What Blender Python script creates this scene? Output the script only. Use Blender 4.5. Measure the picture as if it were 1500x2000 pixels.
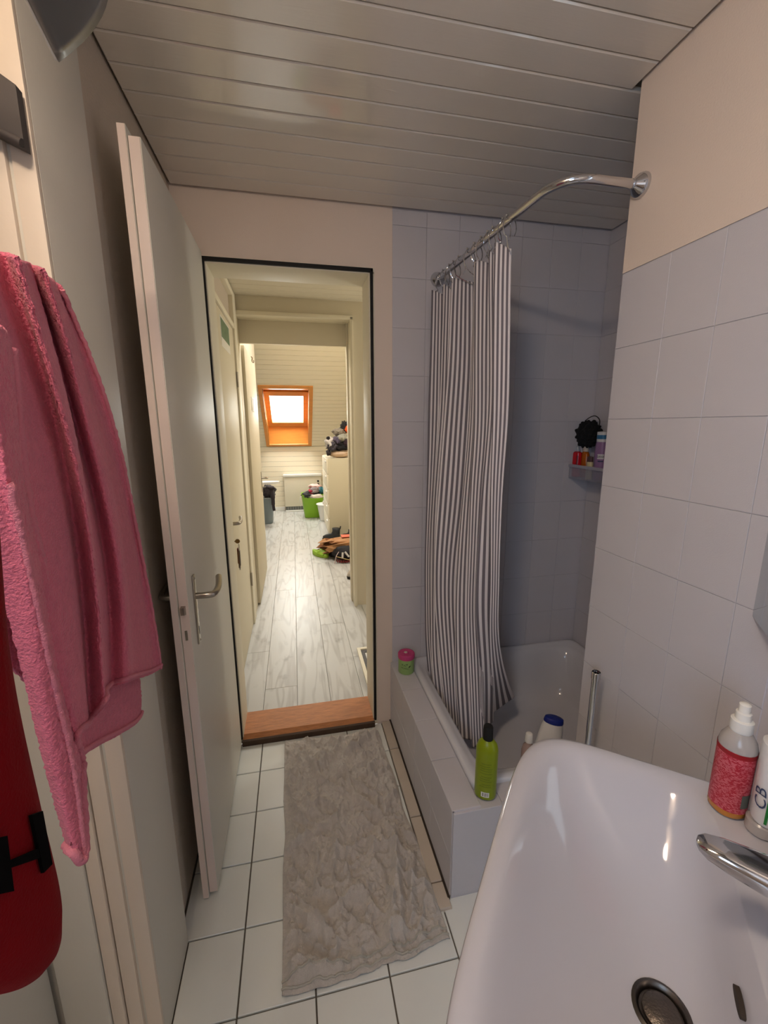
import bpy, bmesh, math, random
import numpy as np
from mathutils import Vector, Matrix, noise
random.seed(7)
for o in list(bpy.data.objects): bpy.data.objects.remove(o, do_unlink=True)
S = bpy.context.scene
C = S.collection
PI = math.pi

# ------------------------------------------------------------------ camera
FPX, YAW, PITCH, ROLL, CH = 823.3, 0.20795, 0.20224, -0.003646, 1.521
def basis():
    cy, sy, cp, sp = math.cos(YAW), math.sin(YAW), math.cos(PITCH), math.sin(PITCH)
    f = np.array([sy*cp, cy*cp, -sp]); r = np.array([cy, -sy, 0.0]); u = np.cross(r, f)
    cr, sr = math.cos(ROLL), math.sin(ROLL)
    return cr*r+sr*u, -sr*r+cr*u, f
CR, CU, CF = basis()
CP = np.array([0, 0, CH])
cam_d = bpy.data.cameras.new('camera'); cam = bpy.data.objects.new('camera', cam_d); C.objects.link(cam)
cam_d.sensor_fit = 'VERTICAL'; cam_d.sensor_height = 36.0; cam_d.sensor_width = 27.0
cam_d.lens = FPX*36.0/2000.0; cam_d.clip_start = 0.02
m = Matrix.Identity(4)
for i in range(3):
    m[i][0], m[i][1], m[i][2], m[i][3] = CR[i], CU[i], -CF[i], CP[i]
cam.matrix_world = m
S.camera = cam
def pix(x, y, ax, val):            # pixel -> point on the plane  axis = val
    d = CF + CR*(x-750)/FPX + CU*(1000-y)/FPX
    t = (val-CP[ax])/d[ax]
    return CP + t*d
def Xof(px, Y, z):                 # X at which (X,Y,z) shows in pixel column px
    k = (px-750)/FPX; n = CR-k*CF
    return -(n[1]*Y + n[2]*(z-CH))/n[0]

# ------------------------------------------------------------------ light
w = bpy.data.worlds.new('world'); S.world = w; w.use_nodes = True
w.node_tree.nodes['Background'].inputs[0].default_value = (0.80, 0.90, 1.0, 1)
w.node_tree.nodes['Background'].inputs[1].default_value = 2.0
S.view_settings.view_transform = 'Standard'; S.view_settings.look = 'None'
S.view_settings.exposure = 0.0; S.view_settings.gamma = 1.0; S.view_settings.use_curve_mapping = False
def area(name, loc, target, sx, sy, watts, col):
    l = bpy.data.lights.new(name, 'AREA'); l.shape = 'RECTANGLE'; l.size = sx; l.size_y = sy
    l.energy = watts; l.color = col
    o = bpy.data.objects.new(name, l); C.objects.link(o); o.location = loc
    o.rotation_euler = (Vector(target)-Vector(loc)).to_track_quat('-Z', 'Y').to_euler()
    return o
area('daylight_bath_window', (-0.80, -0.95, 1.65), (0.6, -0.55, 1.45), 0.82, 0.86, 18, (0.50, 0.69, 1.0))
area('daylight_roof_window', (-0.10, 7.16, 1.98), (-0.1, 4.6, 0.2), 0.72, 1.2, 46, (1.0, 0.97, 0.90))
area('fill_hall_side', (1.9, 3.19, 1.7), (-0.3, 3.0, 1.6), 0.16, 1.2, 11, (1.0, 0.95, 0.84))  # added fill light for the hall walls, no window modelled there
area('fill_hall_floor', (0.15, 4.55, 3.34), (0.05, 3.3, 0.0), 0.7, 0.9, 64, (1.0, 0.98, 0.96))  # added fill light to brighten the hall floor from out of view
area('fill_attic_side', (-1.8, 6.3, 2.3), (0.2, 5.4, 0.2), 0.7, 1.0, 50, (1.0, 0.97, 0.90))  # added fill light for the attic and hall, no window modelled there

# ------------------------------------------------------------------ materials
def lin(c):
    return tuple(((v/255)/12.92 if v/255 <= .04045 else ((v/255+.055)/1.055)**2.4) for v in c)
MATS = {}
def mat(name, rgb, rough=.5, metal=0.0, bump=0, bscale=200, var=0, vscale=6, spec=.5, sheen=0, trans=0, ior=1.45, alpha=1, stretch=None, coat=0):
    if name in MATS: return MATS[name]
    mt = bpy.data.materials.new(name); mt.use_nodes = True
    nt = mt.node_tree; b = nt.nodes['Principled BSDF']
    c = lin(rgb)
    b.inputs['Base Color'].default_value = (*c, 1); b.inputs['Roughness'].default_value = rough
    b.inputs['Metallic'].default_value = metal; b.inputs['Specular IOR Level'].default_value = spec
    b.inputs['IOR'].default_value = ior; b.inputs['Alpha'].default_value = alpha
    if sheen: b.inputs['Sheen Weight'].default_value = sheen; b.inputs['Sheen Roughness'].default_value = .4
    if trans: b.inputs['Transmission Weight'].default_value = trans
    if coat: b.inputs['Coat Weight'].default_value = coat; b.inputs['Coat Roughness'].default_value = .05
    tc = nt.nodes.new('ShaderNodeTexCoord'); src = tc.outputs['Object']
    if stretch:
        mp = nt.nodes.new('ShaderNodeMapping'); mp.inputs['Scale'].default_value = stretch
        nt.links.new(src, mp.inputs[0]); src = mp.outputs[0]
    if var:
        n = nt.nodes.new('ShaderNodeTexNoise'); n.inputs['Scale'].default_value = vscale; n.inputs['Detail'].default_value = 5
        nt.links.new(src, n.inputs[0])
        mx = nt.nodes.new('ShaderNodeMix'); mx.data_type = 'RGBA'
        mx.inputs[6].default_value = tuple(max(0, v*(1-var)) for v in c)+(1,)
        mx.inputs[7].default_value = tuple(min(1, v*(1+var)) for v in c)+(1,)
        nt.links.new(n.outputs[0], mx.inputs[0]); nt.links.new(mx.outputs[2], b.inputs['Base Color'])
    if bump:
        n = nt.nodes.new('ShaderNodeTexNoise'); n.inputs['Scale'].default_value = bscale; n.inputs['Detail'].default_value = 3
        nt.links.new(src, n.inputs[0])
        bp = nt.nodes.new('ShaderNodeBump'); bp.inputs['Strength'].default_value = bump; bp.inputs['Distance'].default_value = .003
        nt.links.new(n.outputs[0], bp.inputs['Height']); nt.links.new(bp.outputs[0], b.inputs['Normal'])
    MATS[name] = mt
    return mt
M = {}
M['paint'] = mat('bath_wall_paint', (226, 210, 196), .6, bump=.15, bscale=250)
M['plaster'] = mat('rough_plaster', (206, 192, 176), .75, bump=.6, bscale=160)
M['doorpaint'] = mat('door_paint', (216, 212, 202), .5, bump=.12, bscale=60, stretch=(8, 8, .6))
M['dooredge_lit'] = mat('door_edge_warm_light', (228, 212, 204), .45)  # door paint with the warm light on its edge put into the colour
M['casing'] = mat('casing_paint', (214, 210, 200), .45, bump=.08, bscale=120)
M['cream'] = mat('frame_cream_paint', (226, 212, 196), .5, bump=.08, bscale=120)
M['ceil'] = mat('ceiling_board_paint', (228, 220, 208), .2, spec=1.0, coat=.8, bump=.1, bscale=30, stretch=(.4, 6, 1))
M['wtile'] = mat('wall_tile_glaze', (200, 197, 202), .42, bump=.1, bscale=400, var=.03)
M['grout'] = mat('wall_grout', (202, 198, 202), .7)
M['ftile'] = mat('floor_tile_glaze', (232, 234, 230), .2, bump=.06, bscale=30, var=.05)
M['grout_gapshade'] = mat('grout_and_gap_shade', (104, 96, 86), .9, var=.3, vscale=30)  # floor grout, also the dark shade painted behind board gaps
M['dirt'] = mat('dark_sealant', (58, 48, 40), .9)
M['strip'] = mat('kerb_strip_tile', (196, 184, 170), .4, var=.12, vscale=14)
M['enamel'] = mat('white_enamel', (212, 212, 218), .12, spec=.6)
M['ceramic'] = mat('sink_ceramic', (198, 198, 206), .07, spec=.6)
M['chrome'] = mat('chrome', (206, 206, 208), .09, 1.0)
M['steel'] = mat('brushed_steel', (176, 170, 160), .28, 1.0)
M['black'] = mat('black_gasket', (12, 11, 11), .7)
M['dark'] = mat('dark_void', (20, 18, 17), .9)
M['rug'] = mat('rug_terry', (204, 196, 188), .95, bump=1.0, bscale=420, var=.14, vscale=90, sheen=.3)
M['rughem'] = mat('rug_hem', (188, 184, 174), .9, bump=.7, bscale=600)
M['pink'] = mat('pink_terry', (218, 116, 140), .95, bump=1.0, bscale=330, var=.16, vscale=90, sheen=.15)
M['pinkhem'] = mat('pink_hem', (214, 130, 148), .9, bump=.6, bscale=500)
M['red'] = mat('red_fabric', (122, 2, 14), .85, bump=.3, bscale=400, spec=.15)
M['blackprint'] = mat('black_print', (6, 4, 5), .95, spec=.1)
M['hallpaint'] = mat('hall_paint', (226, 217, 196), .55, bump=.1, bscale=90)
M['hallgloss'] = mat('hall_door_gloss', (222, 212, 188), .55, bump=.1, bscale=50, stretch=(6, 6, .5))
M['halltrim'] = mat('hall_trim', (236, 228, 206), .55)
M['board'] = mat('attic_board_paint', (238, 228, 204), .5, bump=.06, bscale=50)
M['pine'] = mat('pine_wood', (222, 146, 66), .4, var=.18, vscale=7, bump=.1, bscale=40, stretch=(1, 6, 10))
M['oak'] = mat('threshold_oak', (188, 122, 70), .5, var=.5, vscale=16, bump=.3, bscale=60, stretch=(1.2, 9, 9))
M['darkwood'] = mat('threshold_dark_edge', (70, 52, 38), .7, var=.3, vscale=30)
M['white'] = mat('white_plastic', (236, 234, 228), .35)
M['glass'] = mat('lamp_glass', (112, 112, 112), .3, trans=.25, ior=1.3)
M['greyplate'] = mat('grey_plate', (78, 72, 70), .6)

def plank_mat(name, base, dark, seedscale):
    mt = bpy.data.materials.new(name); mt.use_nodes = True
    nt = mt.node_tree; b = nt.nodes['Principled BSDF']; N = nt.nodes.new; L = nt.links.new
    tc = N('ShaderNodeTexCoord'); oi = N('ShaderNodeObjectInfo')
    mp = N('ShaderNodeMapping'); mp.inputs['Scale'].default_value = (9, .9, 9)
    L(tc.outputs['Object'], mp.inputs[0])
    off = N('ShaderNodeVectorMath'); off.operation = 'ADD'
    sc = N('ShaderNodeMath'); sc.operation = 'MULTIPLY'; sc.inputs[1].default_value = 50
    L(oi.outputs['Random'], sc.inputs[0])
    L(mp.outputs[0], off.inputs[0]); L(sc.outputs[0], off.inputs[1])
    n1 = N('ShaderNodeTexNoise'); n1.inputs['Scale'].default_value = 1.1; n1.inputs['Detail'].default_value = 2; n1.inputs['Distortion'].default_value = .5
    L(off.outputs[0], n1.inputs[0])
    # cathedral grain: bands of the low noise
    mu = N('ShaderNodeMath'); mu.operation = 'MULTIPLY'; mu.inputs[1].default_value = 34
    L(n1.outputs[0], mu.inputs[0])
    si = N('ShaderNodeMath'); si.operation = 'SINE'; L(mu.outputs[0], si.inputs[0])
    mr = N('ShaderNodeMapRange'); mr.inputs[1].default_value = .1; mr.inputs[2].default_value = 1.0; mr.inputs[3].default_value = 0; mr.inputs[4].default_value = .55
    L(si.outputs[0], mr.inputs[0])
    n2 = N('ShaderNodeTexNoise'); n2.inputs['Scale'].default_value = 5; n2.inputs['Detail'].default_value = 6
    L(off.outputs[0], n2.inputs[0])
    ml = N('ShaderNodeMath'); ml.operation = 'MULTIPLY'; L(mr.outputs[0], ml.inputs[0]); L(n2.outputs[0], ml.inputs[1])
    n3 = N('ShaderNodeTexNoise'); n3.inputs['Scale'].default_value = 14; n3.inputs['Detail'].default_value = 5
    tco = N('ShaderNodeMapping'); tco.inputs['Scale'].default_value = (1, .55, 1); L(tc.outputs['Object'], tco.inputs[0])
    of2 = N('ShaderNodeVectorMath'); of2.operation = 'ADD'; L(tco.outputs[0], of2.inputs[0]); L(sc.outputs[0], of2.inputs[1]); L(of2.outputs[0], n3.inputs[0])
    mr3 = N('ShaderNodeMapRange'); mr3.inputs[1].default_value = .58; mr3.inputs[2].default_value = .78; mr3.inputs[3].default_value = 0; mr3.inputs[4].default_value = .5
    L(n3.outputs[0], mr3.inputs[0])
    ad = N('ShaderNodeMath'); ad.operation = 'ADD'; ad.use_clamp = True; L(ml.outputs[0], ad.inputs[0]); L(mr3.outputs[0], ad.inputs[1])
    mx = N('ShaderNodeMix'); mx.data_type = 'RGBA'; mx.inputs[6].default_value = (*lin(base), 1); mx.inputs[7].default_value = (*lin(dark), 1)
    L(ad.outputs[0], mx.inputs[0]); L(mx.outputs[2], b.inputs['Base Color'])
    b.inputs['Roughness'].default_value = .36
    bp = N('ShaderNodeBump'); bp.inputs['Strength'].default_value = .15; bp.inputs['Distance'].default_value = .002
    L(ad.outputs[0], bp.inputs['Height']); L(bp.outputs[0], b.inputs['Normal'])
    return mt
M['plank'] = plank_mat('grey_laminate', (200, 199, 195), (124, 116, 108), 1)

def stripe_mat(name, attr, period, duty, ca, cb, rough=.85):
    mt = bpy.data.materials.new(name); mt.use_nodes = True
    nt = mt.node_tree; b = nt.nodes['Principled BSDF']; N = nt.nodes.new; L = nt.links.new
    at = N('ShaderNodeAttribute'); at.attribute_name = attr
    dv = N('ShaderNodeMath'); dv.operation = 'DIVIDE'; dv.inputs[1].default_value = period; L(at.outputs['Fac'], dv.inputs[0])
    fr = N('ShaderNodeMath'); fr.operation = 'FRACT'; L(dv.outputs[0], fr.inputs[0])
    lt = N('ShaderNodeMath'); lt.operation = 'LESS_THAN'; lt.inputs[1].default_value = duty; L(fr.outputs[0], lt.inputs[0])
    mx = N('ShaderNodeMix'); mx.data_type = 'RGBA'; mx.inputs[6].default_value = (*lin(ca), 1); mx.inputs[7].default_value = (*lin(cb), 1)
    L(lt.outputs[0], mx.inputs[0]); L(mx.outputs[2], b.inputs['Base Color']); b.inputs['Roughness'].default_value = rough
    return mt
M['curtain'] = stripe_mat('striped_curtain', 'su', .0155, .52, (226, 220, 220), (112, 106, 112))

# ------------------------------------------------------------------ helpers
WO = {}                                     # world origin of every object
def link(o, name, world, parent):
    C.objects.link(o)
    WO[o.name] = np.array(world, float)
    if parent is not None:
        o.parent = parent; o.location = Vector(WO[o.name]-WO[parent.name])
    else: o.location = Vector(world)
    return o
def mesh(name, V, F, mt, parent=None, smooth=False, origin=None, attrs=None, autos=None):
    V = np.asarray(V, float)
    if origin is None:
        origin = np.array([(V[:, 0].min()+V[:, 0].max())/2, (V[:, 1].min()+V[:, 1].max())/2, V[:, 2].min()])
    me = bpy.data.meshes.new(name)
    me.from_pydata([tuple(v) for v in V-np.array(origin)], [], [tuple(f) for f in F]); me.update()
    if smooth:
        me.polygons.foreach_set('use_smooth', [True]*len(me.polygons))
        if autos: 
            me.set_sharp_from_angle(angle=math.radians(autos))
    if mt is not None:
        for q in (mt if isinstance(mt, (list, tuple)) else [mt]): me.materials.append(q)
    if attrs:
        for k, a in attrs.items():
            at = me.attributes.new(k, 'FLOAT', 'POINT'); at.data.foreach_set('value', list(a))
    o = bpy.data.objects.new(name, me)
    return link(o, name, origin, parent)
def thing(name, label, cat, loc, group=None, kind=None):
    o = bpy.data.objects.new(name, None); o.empty_display_size = .05
    link(o, name, loc, None)
    return tag(o, label, cat, group, kind)
def tag(o, label, cat=None, group=None, kind=None):
    if label: o['label'] = label
    if cat: o['category'] = cat
    if group: o['group'] = group
    if kind: o['kind'] = kind
    return o
def struct(o, label, cat):
    return tag(o, label, cat, None, 'structure')
def boxdata(x0, x1, y0, y1, z0, z1, b=0):
    bm = bmesh.new(); bmesh.ops.create_cube(bm, size=1)
    for v in bm.verts:
        v.co = Vector((x0+(v.co.x+.5)*(x1-x0), y0+(v.co.y+.5)*(y1-y0), z0+(v.co.z+.5)*(z1-z0)))
    if b: bmesh.ops.bevel(bm, geom=bm.edges[:], offset=b, segments=2, affect='EDGES', profile=.6)
    bm.verts.ensure_lookup_table(); bm.verts.index_update()
    V = [tuple(v.co) for v in bm.verts]; F = [[v.index for v in f.verts] for f in bm.faces]
    bm.free(); return V, F
def box(name, x0, x1, y0, y1, z0, z1, mt, parent=None, b=0, rot=None, pivot=None):
    V, F = boxdata(x0, x1, y0, y1, z0, z1, b); V = np.array(V)
    if rot is not None:
        p = np.array(pivot if pivot is not None else V.mean(0)); R = np.array(rot)
        V = (V-p)@R.T+p
    return mesh(name, V, F, mt, parent, smooth=bool(b), autos=35)
def merged(parts):
    V = []; F = []
    for v, f in parts:
        n = len(V); V += [tuple(q) for q in v]; F += [[i+n for i in g] for g in f]
    return V, F
def rz(a): return np.array([[math.cos(a), -math.sin(a), 0], [math.sin(a), math.cos(a), 0], [0, 0, 1]])
def rx(a): return np.array([[1, 0, 0], [0, math.cos(a), -math.sin(a)], [0, math.sin(a), math.cos(a)]])
def ry(a): return np.array([[math.cos(a), 0, math.sin(a)], [0, 1, 0], [-math.sin(a), 0, math.cos(a)]])
def loft(rings, cap0=True, cap1=True):
    n = len(rings[0]); V = [tuple(p) for r in rings for p in r]; F = []
    for i in range(len(rings)-1):
        for j in range(n):
            k = (j+1) % n
            F.append([i*n+j, i*n+k, (i+1)*n+k, (i+1)*n+j])
    if cap0: F.append(list(range(n))[::-1])
    if cap1: F.append([(len(rings)-1)*n+j for j in range(n)])
    return V, F
def lathedata(prof, loc, sx=1, sy=1, rot=0, seg=28, R=None, cap0=True, cap1=True):
    rings = []
    for r, z in prof:
        ring = []
        for j in range(seg):
            a = 2*PI*j/seg
            p = np.array([r*sx*math.cos(a), r*sy*math.sin(a), z])
            p = rz(rot)@p
            if R is not None: p = R@p
            ring.append(p+np.array(loc))
        rings.append(ring)
    return loft(rings, cap0, cap1)
def lathe(name, prof, loc, mt, parent=None, autos=40, **k):
    V, F = lathedata(prof, loc, **k)
    return mesh(name, V, F, mt, parent, smooth=True, origin=loc if parent is None else None, autos=autos)
def tubedata(pts, r, seg=12, closed=False, flat=None):
    P = [np.array(p, float) for p in pts]; n = len(P); rings = []
    up = None
    for i in range(n):
        if closed: t = P[(i+1) % n]-P[(i-1) % n]
        else: t = P[min(i+1, n-1)]-P[max(i-1, 0)]
        t = t/np.linalg.norm(t)
        if up is None:
            a = np.array([0, 0, 1.]) if abs(t[2]) < .9 else np.array([1., 0, 0])
            up = a-t*(a@t)
        else: up = up-t*(up@t)
        up = up/np.linalg.norm(up); sd = np.cross(t, up)
        rr = r[i] if isinstance(r, (list, tuple)) else r
        fl = flat if flat else 1
        rings.append([P[i]+rr*(math.cos(2*PI*j/seg)*up*fl+math.sin(2*PI*j/seg)*sd) for j in range(seg)])
    if closed:
        V = [tuple(p) for q in rings for p in q]; F = []
        for i in range(n):
            for j in range(seg):
                k = (j+1) % seg; i2 = (i+1) % n
                F.append([i*seg+j, i*seg+k, i2*seg+k, i2*seg+j])
        return V, F
    return loft(rings)
def tube(name, pts, r, mt, parent=None, seg=12, closed=False, flat=None):
    V, F = tubedata(pts, r, seg, closed, flat)
    return mesh(name, V, F, mt, parent, smooth=True, autos=50)
def smooth_path(pts, n=8):
    P = [np.array(p, float) for p in pts]; out = []
    for i in range(len(P)-1):
        p0, p1, p2, p3 = P[max(i-1, 0)], P[i], P[i+1], P[min(i+2, len(P)-1)]
        for k in range(n):
            t = k/n
            out.append(.5*((2*p1)+(-p0+p2)*t+(2*p0-5*p1+4*p2-p3)*t*t+(-p0+3*p1-3*p2+p3)*t**3))
    out.append(P[-1]); return out
def grid(G, thick=0.0):
    """G[i][j] points -> V,F (optionally closed sheet of given thickness)"""
    G = np.asarray(G, float); a, b = G.shape[:2]
    F = []
    for i in range(a-1):
        for j in range(b-1): F.append([i*b+j, i*b+j+1, (i+1)*b+j+1, (i+1)*b+j])
    V = G.reshape(-1, 3)
    if thick:
        du = np.gradient(G, axis=0); dv = np.gradient(G, axis=1)
        N = np.cross(du, dv); N /= np.linalg.norm(N, axis=2, keepdims=True)+1e-12
        V2 = (G-N*thick).reshape(-1, 3); n = len(V)
        F2 = [[q+n for q in f[::-1]] for f in F]
        E = [i*b for i in range(a)], [i*b+b-1 for i in range(a)], list(range(b)), [(a-1)*b+j for j in range(b)]
        sides = []
        for e, flip in zip(E, (0, 1, 1, 0)):
            for p, q in zip(e[:-1], e[1:]):
                f = [p, q, q+n, p+n]; sides.append(f if not flip else f[::-1])
        V = np.vstack([V, V2]); F = F+F2+sides
    return V, F
def fbm(p, s, o=4): return noise.fractal(Vector(p)*s, 1.0, 2.0, o)
def blob(name, c, r, mt, seed=0, amp=.35, sub=4, fs=1.6, parent=None, zmin=None, R=None):
    """crumpled cloth lump"""
    bm = bmesh.new(); bmesh.ops.create_icosphere(bm, subdivisions=sub, radius=1)
    V = []
    for v in bm.verts:
        d = v.co.normalized(); q = d*fs+Vector((seed*7.3, seed*3.1, seed*1.7))
        h = 1+amp*(noise.noise(q)*.9+abs(noise.noise(q*2.3))*.9-.3+.35*noise.noise(q*5))
        p = np.array([d.x*r[0]*h, d.y*r[1]*h, d.z*r[2]*h])
        if R is not None: p = R@p
        p = p+np.array(c)
        if zmin is not None: p[2] = max(p[2], zmin)
        V.append(p)
    bm.verts.index_update(); F = [[v.index for v in f.verts] for f in bm.faces]; bm.free()
    return mesh(name, V, F, mt, parent, smooth=True)
def shared_tile(cache, w, h, t, b, mt):
    """bevelled slab lying in local XY, top at z=t"""
    k = (round(w, 4), round(h, 4), t, b, mt.name)
    if k in cache: return cache[k]
    V = [(-w/2, -h/2, 0), (w/2, -h/2, 0), (w/2, h/2, 0), (-w/2, h/2, 0),
         (-w/2, -h/2, t-b), (w/2, -h/2, t-b), (w/2, h/2, t-b), (-w/2, h/2, t-b),
         (-w/2+b, -h/2+b, t), (w/2-b, -h/2+b, t), (w/2-b, h/2-b, t), (-w/2+b, h/2-b, t)]
    F = [[3, 2, 1, 0], [8, 9, 10, 11]]
    for i in range(4):
        j = (i+1) % 4
        F += [[i, j, 4+j, 4+i], [4+i, 4+j, 8+j, 8+i]]
    me = bpy.data.meshes.new('slab'); me.from_pydata(V, [], F); me.materials.append(mt); cache[k] = me
    return me
TC = {}
def slab(name, w, h, t, b, mt, loc, axes, parent):
    """axes: 3 columns (local x, local y, outward normal)"""
    o = bpy.data.objects.new(name, shared_tile(TC, w, h, t, b, mt))
    link(o, name, loc, parent)
    R = Matrix((axes[0], axes[1], axes[2])).transposed()
    o.rotation_euler = R.to_euler()
    return o
def text_data(s, size):
    cu = bpy.data.curves.new('t', 'FONT'); cu.body = s; cu.size = size; cu.align_x = 'CENTER'; cu.align_y = 'CENTER'; cu.resolution_u = 3
    o = bpy.data.objects.new('t', cu); C.objects.link(o)
    bpy.context.view_layer.update()
    me = bpy.data.meshes.new_from_object(o)
    V = [(v.co.x, v.co.y) for v in me.vertices]; F = [list(p.vertices) for p in me.polygons]
    bpy.data.objects.remove(o); bpy.data.meshes.remove(me); bpy.data.curves.remove(cu)
    return V, F
def on_cyl(V2, c, r, ang, z, tilt=0, sx=1, sy=1, rot=0):
    """bend flat 2-d drawing onto a (possibly oval) upright cylinder, facing angle ang"""
    out = []
    for x, y in V2:
        x2 = x*math.cos(tilt)-y*math.sin(tilt); y2 = x*math.sin(tilt)+y*math.cos(tilt)
        a = ang+x2/r
        p = rz(rot)@np.array([r*sx*math.cos(a-rot), r*sy*math.sin(a-rot), 0])
        out.append((c[0]+p[0], c[1]+p[1], z+y2))
    return out
def facing(c): return math.atan2(-c[1], -c[0])     # azimuth from c towards the camera

# ================================================================== THE BATHROOM SHELL
HC = 2.396                       # ceiling height
XB = ((1, 0, 0), (0, 0, 1), (0, -1, 0))      # wall facing -Y
XR = ((0, -1, 0), (0, 0, 1), (-1, 0, 0))     # wall facing -X
XL = ((0, 1, 0), (0, 0, 1), (1, 0, 0))       # wall facing +X
XF = ((1, 0, 0), (0, 1, 0), (0, 0, 1))       # floor
XC = ((1, 0, 0), (0, -1, 0), (0, 0, -1))     # ceiling
TD = np.array([.64, .768, 0]); CD = np.array([.768, -.64, 0])   # along / into the diagonal wall
WC = .325                        # distance of the diagonal wall
def tc(t, c, z=0): return TD*t+CD*c+np.array([0, 0, z])

floor = struct(box('floor', -.62, 1.55, -1.5, 1.9, -.1, -.007, M['grout_gapshade']), 'pale tiled bathroom floor with dark grout joints', 'floor')
P20 = .206
for j in range(9):
    y1 = 1.91-j*P20; y0 = y1-P20
    xl, xr = (-.405, .383) if y0 > 1.0 else ((-.378, .93) if y0 > .8 else (-.52, .93))
    for i in range(-3, 8):
        a = -.214+i*P20; b_ = a+P20
        a, b_ = max(a, xl), min(b_, xr)
        yy1 = min(y1, 1.898)
        if b_-a < .03: continue
        mid = np.array([(a+b_)/2, (y0+yy1)/2, 0])
        if mid@CD > .34: continue
        slab('tile', b_-a-.0045, yy1-y0-.0045, .007, .0015, M['ftile'], (mid[0], mid[1], -.007), XF, floor)
# cut strip of tile along the shower kerb
ys = [1.895, 1.70, 1.335, 1.085, 1.0]
for a, b_ in zip(ys[:-1], ys[1:]):
    slab('border_tile', .046, a-b_-.004, .016, .003, M['strip'], (.407, (a+b_)/2, -.006), XF, floor)

ceiling = struct(box('ceiling', -.62, 1.6, -1.5, 1.9, HC+.012, HC+.1, M['grout_gapshade']), 'white painted board ceiling of the bathroom', 'ceiling')  # dark slab behind the boards paints the shadow gaps
PB = .0905
for k in range(-10, 9):
    y0 = 1.163+k*PB; y1 = min(y0+PB, 1.897)
    if y1-y0 < .02: continue
    x1 = 1.47 if y0 > 1.12 else .925
    x0 = -.404
    slab('ceiling_board', x1-x0, y1-y0-.0035, .013, .003, M['ceil'], ((x0+x1)/2, (y0+y1)/2, HC+.0125), XC, ceiling)

# --- wall with the doorway
V, F = ([(x, y, z) for y in (1.9, 2.06) for x, z in ((-.62, -.1), (-.327, -.1), (-.327, 2.166), (.362, 2.166), (.362, -.1), (.441, -.1), (.441, 2.5), (-.62, 2.5))], [[0, 1, 2, 3, 4, 5, 6, 7], [15, 14, 13, 12, 11, 10, 9, 8]]+[[i, i+8, (i+1) % 8+8, (i+1) % 8] for i in range(8)])
wall_back = struct(mesh('wall_back', V, F, M['paint']), 'pinkish white painted wall around the bathroom doorway', 'wall')
# door frame, gasket and threshold of the bathroom doorway
tr = thing('trim_1', 'cream door frame with black rubber seal around the bathroom doorway', 'door frame', (.02, 1.98, 0), kind='structure')
box('jamb', -.328, -.302, 1.897, 2.075, .0, 2.152, M['halltrim'], tr, .002)
box('jamb', .339, .363, 1.897, 2.075, .0, 2.152, M['halltrim'], tr, .002)
box('head_jamb', -.328, .363, 1.897, 2.075, 2.143, 2.167, M['halltrim'], tr, .002)
box('rubber_seal', -.319, -.306, 1.885, 1.898, .03, 2.16, M['black'], tr, .003)
box('rubber_seal', .343, .355, 1.885, 1.898, .03, 2.16, M['black'], tr, .003)
box('rubber_seal', -.319, .355, 1.885, 1.898, 2.147, 2.162, M['black'], tr, .003)
V, F = loft([[(x, 1.888, 0), (x, 1.888, .026), (x, 1.906, .044), (x, 2.068, .046), (x, 2.075, .04), (x, 2.075, 0)] for x in (-.305, .342)])
th = mesh('threshold', V, F, M['oak'], tr)
box('threshold_edge', -.308, .345, 1.872, 1.888, .0, .028, M['darkwood'], tr, .003)

# --- shower niche walls
wall_nb = struct(box('wall_niche_back', .441, 1.62, 1.9035, 2.06, -.1, 2.5, M['grout']), 'white tiled back wall of the shower niche', 'wall')
wall_nr = struct(box('wall_niche_right', 1.4785, 1.62, 1.135, 1.9035, -.1, 2.5, M['grout']), 'white tiled end wall deep inside the shower niche', 'wall')
wall_r = struct(box('wall_right', .9345, 1.4785, .56, 1.135, -.1, 2.5, M['grout']), 'white tiled right wall with bare painted strip on top', 'wall')
ROWS = [.0, .13, .335, .535, .737, .937, 1.137, 1.337, 1.537, 1.737, 1.937, 2.137, 2.337, 2.396]
def tile_wall(edges, rows, place, axes, parent):
    for a, b_ in zip(edges[:-1], edges[1:]):
        for z0, z1 in zip(rows[:-1], rows[1:]):
            if abs(b_-a) < .02 or z1-z0 < .02: continue
            slab('tile', abs(b_-a)-.0008, z1-z0-.0008, .0025, .0008, M['wtile'], place((a+b_)/2, (z0+z1)/2), axes, parent)
tile_wall([.441, .59, .738, .886, 1.034, 1.182, 1.330, 1.476], ROWS[2:], lambda u, z: (u, 1.9034, z), XB, wall_nb)
tile_wall([1.135, 1.30, 1.45, 1.60, 1.75, 1.9], ROWS[2:], lambda u, z: (1.4784, u, z), XR, wall_nr)
tile_wall([.60, .687, .832, .973, 1.135], ROWS[:11], lambda u, z: (.9344, u, z), XR, wall_r)
box('plaster', .9315, .94, .60, 1.135, 1.939, 2.41, M['paint'], wall_r)
# --- diagonal wall behind the sink
V, F = boxdata(.19, .93, WC, WC+.12, -.1, 2.5)
V = [tuple(tc(t, c, z)) for t, c, z in V]
F = [f[::-1] for f in F]
wall_d = struct(mesh('wall_diagonal', V, F, M['wtile']), 'diagonal tiled wall carrying the sink and mirror', 'wall')

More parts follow.
